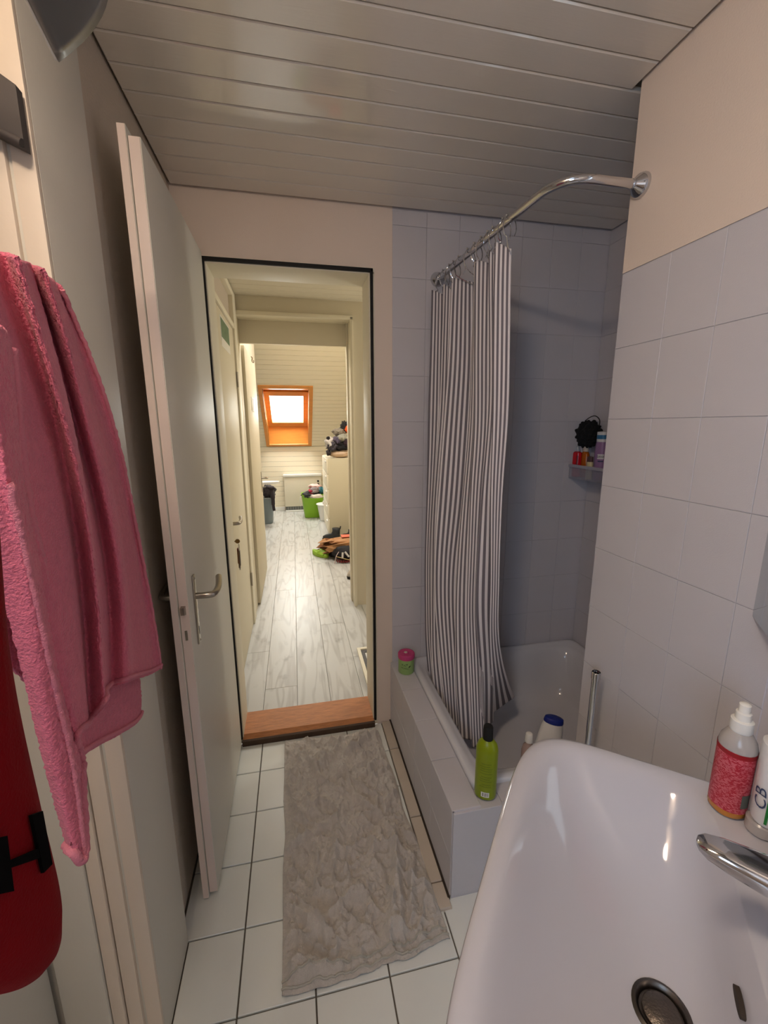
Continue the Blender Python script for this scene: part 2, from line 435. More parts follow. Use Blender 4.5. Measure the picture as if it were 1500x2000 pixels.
# --- left wall: plain part behind the door, casing board, recessed second door
wall_l = struct(box('wall_left', -.62, -.411, .875, 1.9, -.1, 2.5, M['plaster']), 'textured plaster wall behind the open bathroom door', 'wall')
t2 = thing('trim_2', 'wide pale casing board on the left wall beside the open door', 'casing', (-.395, .97, 0), kind='structure')
box('casing_board', -.411, -.378, .868, 1.087, .0, 2.392, M['casing'], t2, .002)
box('edge_strip', -.4105, -.3785, .858, .868, .0, 2.392, M['cream'], t2, .001)
box('frame_step', -.447, -.4165, .852, .875, .0, 2.392, M['cream'], t2, .002)
box('frame_step', -.475, -.4495, .845, .875, .0, 1.99, M['cream'], t2, .002)
box('frame_back', -.62, -.411, .862, .875, .0, 2.392, M['casing'], t2)
box('frame_post', -.565, -.4765, .838, .862, .0, 1.99, M['casing'], t2, .002)
wl2 = struct(mesh('wall_left_recess', *merged([boxdata(-.75, -.62, -.5, .875, -.1, 2.5), boxdata(-.75, -.62, -1.5, -1.4, -.1, 2.5), boxdata(-.75, -.62, -1.4, -.5, -.1, 1.2), boxdata(-.75, -.62, -1.4, -.5, 2.1, 2.5)]), M['paint']), 'painted wall of the recess at the far left', 'wall')
d4 = thing('door_4', 'pale recessed side door at the far left behind the towel', 'door', (-.6, .35, 0), kind='structure')
box('leaf', -.615, -.575, -.1, .835, .012, 1.985, M['casing'], d4, .003)
box('bottom_rail', -.574, -.566, -.1, .835, .012, .16, M['casing'], d4, .002)
box('wall_left_header', -.62, -.421, -.15, .85, 2.0, 2.5, M['cream'])
struct(bpy.data.objects['wall_left_header'], 'cream painted bulkhead above the side door at top left', 'wall')
# --- behind the camera
struct(box('wall_rear', -.75, .75, -1.62, -1.5, -.1, 2.5, M['paint']), 'painted rear wall behind the camera', 'wall')
struct(mesh('wall_rear_right', *merged([boxdata(.62, .75, -1.5, -.16, -.1, 2.5), boxdata(.402, .75, -.16, -.03, -.1, 2.5)]), M['paint']), 'painted wall at the right, behind the camera', 'wall')
def pane_mat():
    mt = bpy.data.materials.new('window_glass'); mt.use_nodes = True; nt = mt.node_tree
    nt.nodes.remove(nt.nodes['Principled BSDF']); out = nt.nodes['Material Output']
    a = nt.nodes.new('ShaderNodeBsdfTransparent'); a.inputs[0].default_value = (.95, .97, .97, 1)
    g = nt.nodes.new('ShaderNodeBsdfGlossy'); g.inputs['Roughness'].default_value = .02
    mx = nt.nodes.new('ShaderNodeMixShader'); mx.inputs[0].default_value = .06
    nt.links.new(a.outputs[0], mx.inputs[1]); nt.links.new(g.outputs[0], mx.inputs[2]); nt.links.new(mx.outputs[0], out.inputs[0])
    return mt
M['pane'] = pane_mat()
w2 = thing('window_2', 'white framed bathroom window behind the camera', 'window', (-.69, -.95, 1.2), kind='structure')
for a in ((-1.4, -1.355, 1.2, 2.1), (-.545, -.5, 1.2, 2.1), (-1.355, -.545, 1.2, 1.245), (-1.355, -.545, 2.055, 2.1)):
    box('frame', -.72, -.66, a[0], a[1], a[2], a[3], M['white'], w2, .004)
box('pane', -.695, -.69, -1.356, -.544, 1.244, 2.056, M['pane'], w2)

# ================================================================== THE HALL AND ATTIC ROOM
HF = .040                        # hall floor height
floor_h = struct(box('floor_hall', -2.3, 2.2, 2.062, 7.75, -.1, HF-.009, M['grout_gapshade']), 'grey wood laminate floor of the hall', 'floor')
joints = {-2: [2.9, 4.4, 5.9], -1: [3.16, 4.66, 6.16], 0: [2.69, 4.19, 5.69], 1: [2.26, 3.766, 5.27, 6.77], 2: [3.58, 5.08, 6.58], 3: [3.0, 4.5, 6.0], 4: [2.5, 4.0, 5.5, 7.0], 5: [3.3, 4.8, 6.3], 6: [2.8, 4.3, 5.8], 7: [3.5, 5.0, 6.5]}
for i, js in joints.items():
    e = [2.066]+js+[7.62]
    x = -.223+i*.18-.09
    for a, b_ in zip(e[:-1], e[1:]):
        slab('plank', .1785, b_-a-.0015, .009, .0012, M['plank'], (x, (a+b_)/2, HF-.009), XF, floor_h)
# small hall between the bathroom and the attic room
wall_hl = struct(box('wall_hall_left', -.56, -.385, 2.06, 3.46, 0, 2.6, M['hallpaint']), 'cream left wall of the small hall', 'wall')
ceil_h = struct(box('ceiling_hall', -.56, 2.2, 2.06, 3.46, 2.424, 2.6, M['grout_gapshade']), 'cream board ceiling of the small hall', 'ceiling')
for k in range(14):
    y0 = 2.07+k*.0985
    slab('ceiling_board', 2.5, .095, .013, .003, M['hallpaint'], (.87, y0+.049, 2.4235), XC, ceil_h)
struct(box('wall_hall_right', 2.0, 2.2, 2.06, 3.46, 0, 2.6, M['hallpaint']), 'cream right wall of the small hall out of view', 'wall')
struct(box('wall_hall_front', .441, 2.2, 2.061, 2.12, 0, 2.6, M['hallpaint']), 'hall side of the shower wall', 'wall')
V, F = merged([boxdata(.456, 2.2, 3.30, 3.46, 0, 3.9), boxdata(-.385, .456, 3.30, 3.46, 2.305, 3.9), boxdata(-2.3, -.385, 3.36, 3.46, 0, 3.9)])
struct(mesh('wall_hall_back', V, F, M['hallpaint']), 'cream wall around the opening to the attic room', 'wall')
t3 = thing('trim_3', 'cream frame of the opening from the hall to the attic room', 'door frame', (.05, 3.38, HF), kind='structure')
box('jamb', -.385, -.356, 3.27, 3.475, HF, 2.30, M['halltrim'], t3, .003)
box('jamb', .440, .462, 3.27, 3.475, HF, 2.30, M['halltrim'], t3, .003)
box('stop', .428, .440, 3.39, 3.46, HF, 2.29, M['hallpaint'], t3, .002)
box('head_jamb', -.385, .462, 3.27, 3.475, 2.278, 2.306, M['halltrim'], t3, .003)
box('transom_panel', -.356, .440, 3.42, 3.45, 2.118, 2.278, M['hallpaint'], t3, .002)
# side door with the keys
d2 = thing('door_2', 'closed cream hall door with keys hanging from its lock', 'door', (-.37, 2.75, HF), kind='structure')
box('leaf', -.39, -.362, 2.27, 3.12, HF+.005, 2.15, M['hallgloss'], d2, .003)
box('frame_post', -.39, -.350, 2.17, 2.262, HF, 2.40, M['halltrim'], d2, .003)
box('frame_post', -.39, -.350, 3.128, 3.262, HF, 2.40, M['halltrim'], d2, .003)
box('transom_panel', -.39, -.378, 2.262, 3.128, 2.185, 2.36, M['plaster'], d2)
box('frame_rail', -.39, -.352, 2.262, 3.128, 2.155, 2.187, M['halltrim'], d2, .003)
box('frame_rail', -.39, -.350, 2.262, 3.128, 2.36, 2.40, M['halltrim'], d2, .003)
for z in (.35, 1.78): tube('hinge', [(-.352, 3.124, z), (-.352, 3.124, z+.1)], .006, M['steel'], d2, 8)
def lever(parent, base, out, along, neck=.05, grip=.11, r=.009, rise=.015, z=0, mt=None):
    b = np.array(base, float); o = np.array(out, float); a = np.array(along, float)
    pts = smooth_path([b, b+o*neck*.7, b+o*neck+a*.012, b+o*(neck+.004)+a*grip*.5+np.array([0, 0, rise*.3]), b+o*(neck-.004)+a*grip+np.array([0, 0, rise])], 6)
    return tube('lever', pts, r, mt or M['steel'], parent, 10)
lever(d2, (-.362, 2.36, 1.0), (1, 0, 0), (0, 1, 0), .05, .11, .010, .012)
lathe('lock_cylinder', [(.016, 0), (.016, .012), (.008, .013)], (-.362, 2.36, .90), M['steel'], d2, R=ry(PI/2), seg=16)
# open door of the attic room
d3 = thing('door_3', 'cream attic room door standing open against the wall', 'door', (-.35, 3.95, HF), kind='structure')
box('leaf', -.372, -.333, 3.49, 4.42, HF+.008, 2.116, M['hallgloss'], d3, .003)
box('handle_plate', -.333, -.328, 4.35, 4.385, .87, 1.075, M['steel'], d3, .002)
lever(d3, (-.328, 4.368, 1.01), (1, 0, 0), (0, -1, 0), .05, .09, .009, .01)
tube('key', [(-.328, 4.368, .92), (-.295, 4.368, .92)], .004, M['steel'], d3, 8)
# attic room
A36 = math.radians(36); KY, KZ = 7.6, 1.17
def sl(s, x, off=0):             # point on the roof slope, off = outwards
    return np.array([x, KY-s*math.cos(A36)+off*math.sin(A36), KZ+s*math.sin(A36)+off*math.cos(A36)])
struct(box('wall_attic_right', 1.05, 1.2, 3.46, 7.75, 0, 4.2, M['board']), 'right wall of the attic room out of view', 'wall')
struct(box('wall_attic_left', -.56, -.40, 3.46, 5.37, 0, 3.9, M['hallpaint']), 'cream wall the attic door stands against', 'wall')
struct(box('wall_attic_far_left', -2.45, -2.3, 3.3, 7.75, 0, 4.2, M['board']), 'far left wall of the attic room out of view', 'wall')
kw = struct(box('wall_knee', -2.3, 1.05, 7.612, 7.75, -.1, KZ+.1, M['grout_gapshade']), 'low white boarded knee wall under the roof window', 'wall')
nb = 13
for k in range(nb):
    h = (KZ-HF)/nb
    slab('wall_board', 3.35, h-.003, .012, .003, M['board'], (-.625, 7.612, HF+(k+.5)*h), XB, kw)
bs = struct(box('baseboard_knee', -2.3, -.2, 7.588, 7.60, HF, HF+.07, M['white'], None, .003), 'white skirting at the foot of the knee wall', 'baseboard')
S0, S1 = .075, 1.50
WXL = (Xof(523, 7.5, 1.26)+Xof(514, 6.4, 2.05))/2; WXR = (Xof(603, 7.5, 1.26)+Xof(603, 6.4, 2.05))/2
def slope_box(x0, x1, s0, s1, o0, o1):
    V = []
    for o in (o0, o1):
        for s, x in ((s0, x0), (s0, x1), (s1, x1), (s1, x0)): V.append(sl(s, x, o))
    return V, [[0, 1, 2, 3], [7, 6, 5, 4], [0, 4, 5, 1], [1, 5, 6, 2], [2, 6, 7, 3], [3, 7, 4, 0]]
SM = 4.6
V, F = merged([slope_box(-2.3, WXL, 0, SM, .012, .14), slope_box(WXR, 1.05, 0, SM, .012, .14), slope_box(WXL, WXR, 0, S0, .012, .14), slope_box(WXL, WXR, S1, SM, .012, .14)])
roof = struct(mesh('ceiling_slope', V, F, M['grout_gapshade']), 'white boarded sloping ceiling of the attic room', 'ceiling')
AX = ((1, 0, 0), (0, -math.cos(A36), math.sin(A36)), (0, -math.sin(A36), -math.cos(A36)))
ns = 34; pw = 3.0/ns
for k in range(ns):
    s0 = k*pw; s1 = s0+pw
    spans = [(-2.3, 1.05)] if (s1 <= S0+.01 or s0 >= S1-.01) else [(-2.3, WXL), (WXR, 1.05)]
    for a, b_ in spans:
        slab('ceiling_board', b_-a, pw-.003, .012, .003, M['board'], sl((s0+s1)/2, (a+b_)/2, .012), AX, roof)
struct(box('ceiling_attic', -2.3, 1.05, 3.46, 4.0, 3.85, 3.95, M['board']), 'upper ceiling of the attic room out of view', 'ceiling')
# roof window
w1 = thing('window_1', 'pine framed roof window glowing white in the sloping ceiling', 'window', sl(S0, (WXL+WXR)/2), kind='structure')
DP = .26
B0 = sl(S0, 0); T0 = sl(S1, 0); B1 = B0+np.array([0, 0, DP/math.cos(A36)]); T1 = T0+np.array([0, DP/math.sin(A36), 0])
def hexa(name, quad, dvec, mt, parent):
    q = [np.array(p, float) for p in quad]; d = np.array(dvec)
    V = q+[p+d for p in q]
    return mesh(name, V, [[3, 2, 1, 0], [4, 5, 6, 7], [0, 1, 5, 4], [1, 2, 6, 5], [2, 3, 7, 6], [3, 0, 4, 7]], mt, parent)
ex = np.array([1., 0, 0])
for x, d in ((WXL, -.02), (WXR, .02)):
    hexa('side_lining', [B0+ex*x, T0+ex*x, T1+ex*x, B1+ex*x], (d, 0, 0), M['pine'], w1)
hexa('bottom_lining', [B0+ex*WXL, B0+ex*WXR, B1+ex*WXR, B1+ex*WXL], (0, .02, 0), M['pine'], w1)
hexa('top_lining', [T0+ex*WXL, T0+ex*WXR, T1+ex*WXR, T1+ex*WXL], (0, 0, .02), M['pine'], w1)
for a in ((WXL-.05, WXL+.004, S0-.05, S1+.05), (WXR-.004, WXR+.055, S0-.05, S1+.05), (WXL, WXR, S0-.05, S0+.004), (WXL, WXR, S1-.004, S1+.05)):
    V, F = slope_box(a[0], a[1], a[2], a[3], -.014, .002); mesh('casing', V, F, M['pine'], w1)
wd = (T1-B1); wl = np.linalg.norm(wd); wd = wd/wl; wn = np.array([0, math.sin(A36), math.cos(A36)])
def wbox(x0, x1, a, b_, o0, o1, mt, name):
    q = [B1+wd*a+ex*x0, B1+wd*a+ex*x1, B1+wd*b_+ex*x1, B1+wd*b_+ex*x0]
    q = [p+wn*o0 for p in q]
    return hexa(name, q, wn*(o1-o0), mt, w1)
wbox(WXL, WXL+.075, 0, wl, -.03, .03, M['pine'], 'sash'); wbox(WXR-.075, WXR, 0, wl, -.03, .03, M['pine'], 'sash')
wbox(WXL+.075, WXR-.075, 0, .11, -.03, .03, M['pine'], 'sash'); wbox(WXL+.075, WXR-.075, wl-.09, wl, -.03, .03, M['pine'], 'sash')
wbox(WXL+.07, WXR-.07, .1, wl-.08, .0, .008, M['pane'], 'pane')
w3 = thing('window_added', 'roof window frame added out of view around the hall fill light', 'window', sl(3.75, .15), kind='structure')  # unseen frame added to go with the hall floor fill light
for a in ((-.28, -.2, 3.2, 4.3), (.5, .58, 3.2, 4.3), (-.2, .5, 3.2, 3.28), (-.2, .5, 4.22, 4.3)):
    V, F = slope_box(a[0], a[1], a[2], a[3], -.03, -.001); mesh('frame', V, F, M['pine'], w3)
mid = (B1+T1)/2+ex*(WXL+WXR)/2
lo = bpy.data.objects['daylight_roof_window']; lo.location = Vector(mid+wn*.06); lo.rotation_euler = Vector(-wn).to_track_quat('-Z', 'Y').to_euler()
lo.data.size = (WXR-WXL)-.1; lo.data.size_y = wl-.1

# ================================================================== BATHROOM DOOR LEAF
d1 = thing('door_1', 'open white bathroom door with steel lever handle', 'door', (-.33, 1.54, .01), kind='structure')
box('leaf', -.337, -.310, 1.203, 1.868, .020, 2.168, M['doorpaint'], d1, .002)
box('rebate_layer', -.356, -.3375, 1.196, 1.885, .008, 2.187, M['doorpaint'], d1, .002)
box('edge_strip', -.3352, -.3118, 1.2005, 1.203, .022, 2.166, M['dooredge_lit'], d1)
box('edge_strip', -.355, -.3385, 1.1935, 1.196, .010, 2.185, M['dooredge_lit'], d1)
V, F = merged([boxdata(-.310, -.3045, 1.257, 1.281, .875, 1.092, .0025)])
hp = mesh('handle_plate', V, F, M['steel'], d1, True, autos=30)
box('keyhole', -.3046, -.3040, 1.266, 1.271, .905, .930, M['black'], hp)
lathe('screw', [(.004, 0), (.004, .002), (.001, .003)], (-.3045, 1.269, 1.082), M['chrome'], hp, R=ry(PI/2), seg=10)
lathe('screw', [(.004, 0), (.004, .002), (.001, .003)], (-.3045, 1.269, .885), M['chrome'], hp, R=ry(PI/2), seg=10)
lever(d1, (-.306, 1.269, 1.027), (1, 0, 0), (0, 1, 0), .052, .115, .0098, .016)
lever(d1, (-.356, 1.269, 1.027), (-1, 0, 0), (0, 1, 0), .046, .10, .0095, .012)
V, F = loft([[(-.3305, 1.2005, 1.0), (-.3185, 1.2005, 1.0), (-.3185, 1.2005, 1.026), (-.3305, 1.2005, 1.026)], [(-.3305, 1.190, 1.002), (-.3225, 1.190, 1.002), (-.3225, 1.190, 1.024), (-.3305, 1.190, 1.024)]])
mesh('latch_bolt', V, F, M['steel'], d1)
box('bolt_plate', -.3275, -.3205, 1.1995, 1.2005, .921, .951, M['steel'], d1)
tube('hinge', [(-.345, 1.893, .3), (-.345, 1.893, .38)], .007, M['steel'], d1, 8)
tube('hinge', [(-.345, 1.893, 1.8), (-.345, 1.893, 1.88)], .007, M['steel'], d1, 8)

# ================================================================== SHOWER TUB, KERB, ROD, CURTAIN
kerb = struct(box('wall_kerb', .438, .529, 1.032, 1.9, -.05, .335, M['grout']), 'low tiled kerb along the door side of the shower tub', 'wall')
kerb2 = struct(box('wall_kerb_front', .5295, .938, 1.032, 1.099, -.05, .335, M['grout']), 'low tiled kerb end of the shower tub facing the sink', 'wall')
for a, b_ in ((1.032, 1.24), (1.24, 1.45), (1.45, 1.66), (1.66, 1.9)):
    for z0, z1 in ((.012, .16), (.16, .342)):
        slab('tile', b_-a-.002, z1-z0-.002, .006, .0014, M['wtile'], (.438, (a+b_)/2, (z0+z1)/2), ((0, -1, 0), (0, 0, 1), (-1, 0, 0)), kerb)
    slab('tile', .094, b_-a-.002, .007, .0014, M['wtile'], (.481, (a+b_)/2, .335), XF, kerb)
for a, b_ in ((.434, .60), (.60, .77), (.77, .935)):
    slab('tile', b_-a-.002, .32, .006, .0014, M['wtile'], ((a+b_)/2, 1.032, .175), XB, kerb2 if a > .5 else kerb)
    if a > .5: slab('tile', b_-a-.002, .072, .007, .0014, M['wtile'], ((a+b_)/2, 1.066, .335), XF, kerb2)
box('sealant', .425, .4335, 1.03, 1.9, .0, .011, M['dirt'], kerb)
def rrect(cx, cy, hx, hy, n, z, N=96):
    out = []
    for k in range(N):
        a = 2*PI*k/N; c, s = math.cos(a), math.sin(a)
        out.append((cx+hx*math.copysign(abs(c)**(2/n), c), cy+hy*math.copysign(abs(s)**(2/n), s), z))
    return out
bx0, bx1, by0, by1 = .53, 1.474, 1.10, 1.899
bcx, bcy, bhx, bhy = (bx0+bx1)/2, (by0+by1)/2, (bx1-bx0)/2, (by1-by0)/2
rings = []
for d, z, n in ((.0, .30, 30), (.0, .345, 30), (.003, .353, 24), (.01, .357, 20), (.028, .357, 16), (.034, .350, 14), (.046, .349, 12), (.055, .342, 10), (.064, .325, 8), (.072, .28, 7), (.085, .18, 6), (.10, .12, 5.5), (.13, .088, 5), (.18, .078, 4.5), (.26, .074, 4), (.34, .072, 3.4)):
    rings.append(rrect(bcx, bcy, bhx-d, bhy-d*.9, n, z))
V, F = loft(rings, cap0=False)
tub = thing('shower_tub', 'deep white enamel shower tub sunk in the tiled kerb', 'bathtub', (bcx, bcy, .07))
mesh('basin', V, F, M['enamel'], tub, True)
lathe('drain', [(.035, 0), (.035, .003), (.028, .005), (.012, .002)], (1.05, 1.42, .072), M['chrome'], tub)
# chrome stand pipe beside the sink
pp = thing('stand_pipe', 'upright chrome pipe with open top in front of the tiled wall', 'pipe', (.88, 1.005, 0))
a = pix(1162, 1316, 1, 1.005); b_ = pix(1151, 1465, 1, 1.005)
px_ = (a[0]+b_[0])/2
V, F = loft([[(px_+r*math.cos(2*PI*k/20), 1.005+r*math.sin(2*PI*k/20), z) for k in range(20)] for r, z in ((.0115, 0), (.0115, a[2]), (.0095, a[2]), (.0095, a[2]-.05))], True, True)
pb = mesh('tube', V, F, M['chrome'], pp, True, autos=40)
lathe('collar', [(.0135, 0), (.0135, .02), (.0118, .022)], (px_, 1.005, a[2]-.016), M['chrome'], pp, cap0=False, cap1=False)
lathe('foot_plate', [(.03, 0), (.03, .004), (.014, .012)], (px_, 1.005, .0), M['chrome'], pp)

rod_pts = [(.640, 1.898, 2.14), (.652, 1.75, 2.14), (.668, 1.5, 2.14), (.683, 1.30, 2.14), (.692, 1.22, 2.14)]
arc = [(.692+.095*(1-math.cos(t)), 1.19-.095*math.sin(t), 2.14) for t in np.linspace(0, PI/2, 10)]
rod_pts = rod_pts[:-1]+arc+[(.93, 1.095, 2.14)]
rod = thing('curtain_rod', 'bent chrome shower curtain rod between two walls', 'rod', (.692, 1.4, 2.128))
tube('pipe', rod_pts, .0115, M['chrome'], rod, 16)
lathe('wall_flange', [(.030, 0), (.030, .004), (.026, .014), (.014, .026), (.012, .034)], (.931, 1.095, 2.14), M['chrome'], rod, R=ry(-PI/2))
lathe('wall_flange', [(.030, 0), (.030, .004), (.026, .014), (.014, .026), (.012, .034)], (.640, 1.901, 2.14), M['chrome'], rod, R=rx(PI/2))

# curtain: columns of the pleats, (pixel x, depth Y) at top, upper-mid, lower-mid, bottom
ZR = [2.085, 1.55, .95, .55, .20]
cols = [((843, 1.868), (836, 1.86), (829, 1.85), (829, 1.82), (838, 1.78)),
        ((868, 1.83), (862, 1.82), (846, 1.80), (846, 1.76), (858, 1.70)),
        ((866, 1.79), (857, 1.78), (842, 1.77), (842, 1.73), (852, 1.67)),
        ((887, 1.75), (878, 1.74), (862, 1.72), (864, 1.69), (878, 1.62)),
        ((884, 1.71), (870, 1.70), (850, 1.68), (856, 1.65), (872, 1.59)),
        ((933, 1.66), (930, 1.64), (905, 1.62), (900, 1.59), (906, 1.53)),
        ((926, 1.61), (915, 1.60), (892, 1.58), (890, 1.55), (897, 1.49)),
        ((932, 1.55), (932, 1.55), (920, 1.53), (925, 1.50), (930, 1.45)),
        ((928, 1.52), (926, 1.52), (912, 1.50), (916, 1.48), (922, 1.42)),
        ((966, 1.47), (960, 1.47), (938, 1.47), (944, 1.46), (948, 1.42)),
        ((955, 1.43), (952, 1.44), (930, 1.44), (938, 1.45), (940, 1.44)),
        ((972, 1.41), (968, 1.41), (958, 1.43), (962, 1.46), (962, 1.48)),
        ((967, 1.37), (960, 1.38), (955, 1.41), (958, 1.45), (957, 1.50)),
        ((1000, 1.345), (990, 1.36), (972, 1.39), (982, 1.46), (1004, 1.56))]
def crspl(P, n):
    return np.array(smooth_path([np.array(p) for p in P], n))
rows = []
for k in range(5):
    pts = []
    for j, cl in enumerate(cols):
        px, Y = cl[k]; z = ZR[k]
        pts.append((Xof(px, Y, z), Y, z))
    rows.append(crspl(pts, 9))
rows = np.array(rows)                    # 5 x n x 3
# lift the hem of the last pleats
hem = np.linspace(0, 1, rows.shape[1])
rows[4][:, 2] += np.clip((hem-.62)/.38, 0, 1)*.10
rows[0][:, 2] += .012*np.cos(hem*13*PI)-.01
cur = []
for j in range(rows.shape[1]): cur.append(crspl(rows[:, j, :], 24))
cur = np.array(cur).transpose(1, 0, 2)   # rows from top to bottom
for i in range(cur.shape[0]):
    v = i/(cur.shape[0]-1)
    for j in range(cur.shape[1]):
        q = cur[i, j]; d = noise.noise(Vector((q[0]*9, q[1]*9, q[2]*2.2)))*.009*min(1, v*4+.1)
        cur[i, j] = q+np.array([d*.8, -d*.6, 0])
su = np.concatenate([[0], np.cumsum(np.linalg.norm(np.diff(rows[0], axis=0), axis=1))])
print('curtain width', su[-1])
V, F = grid(cur, .0012)
curtain = thing('shower_curtain', 'grey and white vertically striped shower curtain, drawn aside', 'curtain', (.66, 1.6, .2))
mesh('cloth', V, F, M['curtain'], curtain, True, attrs={'su': np.tile(su, cur.shape[0]*2)})
band = cur[:4].copy(); 
for j in range(band.shape[1]):
    pass
def rod_at(Y):
    for p, q in zip(rod_pts[:-1], rod_pts[1:]):
        if q[1] <= Y <= p[1]:
            t = (Y-p[1])/(q[1]-p[1]+1e-9); return p[0]+t*(q[0]-p[0])
    return .69
for i, (c0, Y, tl) in enumerate(zip((0, 1, 3, 4, 5, 6, 7, 8, 9, 10, 12, 13), (1.865, 1.82, 1.765, 1.72, 1.68, 1.60, 1.545, 1.505, 1.455, 1.42, 1.365, 1.335), (0, .3, -.2, .4, -.3, .2, .5, -.4, .1, .3, -.2, .4))):
    top = rows[0][min(c0*9, rows.shape[1]-1)]
    xr_ = rod_at(Y)
    c = np.array([xr_, Y, 2.118]); hook = np.array([top[0], top[1], top[2]-.018])
    pts = []
    for t in np.linspace(-.25*PI, 1.35*PI, 14):
        pts.append(c+np.array([.022*math.cos(t), tl*.012*math.sin(t), .0345*math.sin(t)]))
    pts.append((pts[-1]+hook)/2+np.array([-.004, 0, 0])); pts.append(hook)
    r_ = tube('curtain_ring', smooth_path(pts, 2), .0015, M['chrome'], curtain, 6)
    for s_ in (-1, 0, 1):
        q = c+np.array([.009*s_, tl*.012, .0355])
        lathe('roller_ball', [(.0006, -.0038), (.0030, -.0025), (.0040, 0), (.0030, .0025), (.0006, .0038)], q, M['chrome'], r_, seg=8)

# ================================================================== FLOOR TOWEL
def bil(a, b_, c, d, u, v): return (1-u)*(1-v)*a+u*(1-v)*b_+u*v*c+(1-u)*v*d
r00, r10, r11, r01 = [pix(*q, 2, 0.012) for q in ((551, 1946), (879, 1830), (738, 1426), (556, 1448))]
nu, nv = 190, 380
G = np.zeros((nv+1, nu+1, 3))
creases = [  # (u0,v0,u1,v1,height,width)
    (.08, .04, .35, .02, .016, .03), (.0, .24, .30, .10, .013, .035), (.03, .42, .42, .50, .009, .03), (.55, .78, .62, .55, .011, .018),
    (.62, .58, .80, .47, .013, .022), (.33, .72, .26, .86, .010, .015), (.70, .06, .86, .42, .018, .035), (.80, .08, .93, .30, .012, .022),
    (.48, .55, .33, .30, .010, .028), (.62, .86, .97, .98, .010, .02), (.66, .92, .95, .99, .009, .014), (.4, .28, .75, .36, .008, .02),
    (.25, .16, .55, .22, .008, .025), (.10, .55, .30, .47, .008, .02), (.85, .52, .99, .60, .009, .02), (.75, .66, .98, .74, .007, .018),
    (.1, .66, .22, .8, .006, .014), (.44, .9, .5, .8, .006, .012), (.3, .36, .2, .22, .008, .02), (.9, .8, .72, .7, .007, .016)]
for i in range(nv+1):
    for j in range(nu+1):
        v = i/nv; u = j/nu
        p = bil(r00, r10, r11, r01, u, v)
        # wavy outline
        p = p + np.array([.010*noise.noise(Vector((u*2, v*5, 1)))*(abs(u-.5)*2), .014*noise.noise(Vector((u*6, 3, 2)))*(1-v)**4+.008*noise.noise(Vector((u*5, 8, 2)))*v**6, 0])
        if v < .06: p[1] += .02*math.sin(u*PI)*(1-v/.06)*-.6
        h = .008+.030*abs(fbm((p[0]*1.3, p[1], .3), 8, 4))+.020*(1-min(1, abs(2.4*noise.noise(Vector((p[0]*15+v*3, p[1]*11, 2.3))))))**3+.010*(1-min(1, abs(2.2*noise.noise(Vector((p[0]*34, p[1]*30, 7.3))))))**3+.0042*noise.noise(Vector((p[0]*120, p[1]*120, 1)))+.0022*noise.noise(Vector((p[0]*260, p[1]*260, 4)))
        for a0, b0, a1, b1, hh, ww in creases:
            dx, dy = (a1-a0)*.47, (b1-b0)*.95
            qx, qy = (u-a0)*.47, (v-b0)*.95
            L2 = dx*dx+dy*dy; t = max(0, min(1, (qx*dx+qy*dy)/L2))
            wob = .012*noise.noise(Vector((u*7, v*7, a0*9)))
            dist = math.hypot(qx-t*dx, qy-t*dy)+wob
            h += 2.6*hh*math.exp(-(dist/(ww*.5))**2)*(math.sin(PI*min(1, .12+t*.88))**.5)
        e = min(u, 1-u, v*2, (1-v)*2)
        h = .004+(h-.004)*min(1, .25+e*14)
        G[i, j] = (p[0], p[1], h)
V, F = grid(G[:, ::-1], .004)
V[:, 2] = np.maximum(V[:, 2], .0012)
matt = thing('floor_towel', 'crumpled beige towel laid as a mat on the tiled floor', 'towel', ((r00[0]+r10[0])/2, 1.4, .001))
mesh('terry_cloth', V, F, M['rug'], matt, True)
hm = []
for v in (.012, .030):
    hm.append([G[int(v*nv), j]+np.array([0, 0, .0022]) for j in range(0, nu+1, 2)])
for q in hm: tube('woven_border', q, .0035, M['rughem'], matt, 6)

# ================================================================== PINK TOWEL
def sheet(name, cols_px, Xs, mt, parent, nrow=150, sub=18, thick=.004, fold=.0, seed=0, fuzz=.0020):
    """cols_px: list of polylines (pixels, top to bottom); Xs: lateral depth of each polyline (top, bottom)"""
    lines = []
    for pl, X in zip(cols_px, Xs):
        P = []
        n = len(pl)
        for k, (x, y) in enumerate(pl):
            t = k/(n-1); xx = X[0]*(1-t)+X[1]*t
            P.append(pix(x, y, 0, xx))
        d = smooth_path(P, 12)
        d = np.array(d); s = np.concatenate([[0], np.cumsum(np.linalg.norm(np.diff(d, axis=0), axis=1))]); s /= s[-1]
        tt = np.linspace(0, 1, nrow)
        lines.append(np.stack([np.interp(tt, s, d[:, a]) for a in range(3)], 1))
    lines = np.array(lines)               # ncol x nrow x 3
    G = np.array([crspl(lines[:, i, :], sub) for i in range(nrow)])
    for i in range(G.shape[0]):
        for j in range(G.shape[1]):
            q = G[i, j]
            d = fold*noise.noise(Vector((q[1]*11+seed, seed, q[2]*2.5)))+fuzz*noise.noise(Vector((q[1]*210, seed, q[2]*210)))
            G[i, j] = q+np.array([d, d*.2, 0])
    V, F = grid(G, thick)
    return mesh(name, V, F, mt, parent, True), G
tw = thing('hanging_towel', 'pink terry towel hanging on the left in front of the side door', 'towel', (-.33, .7, .85))
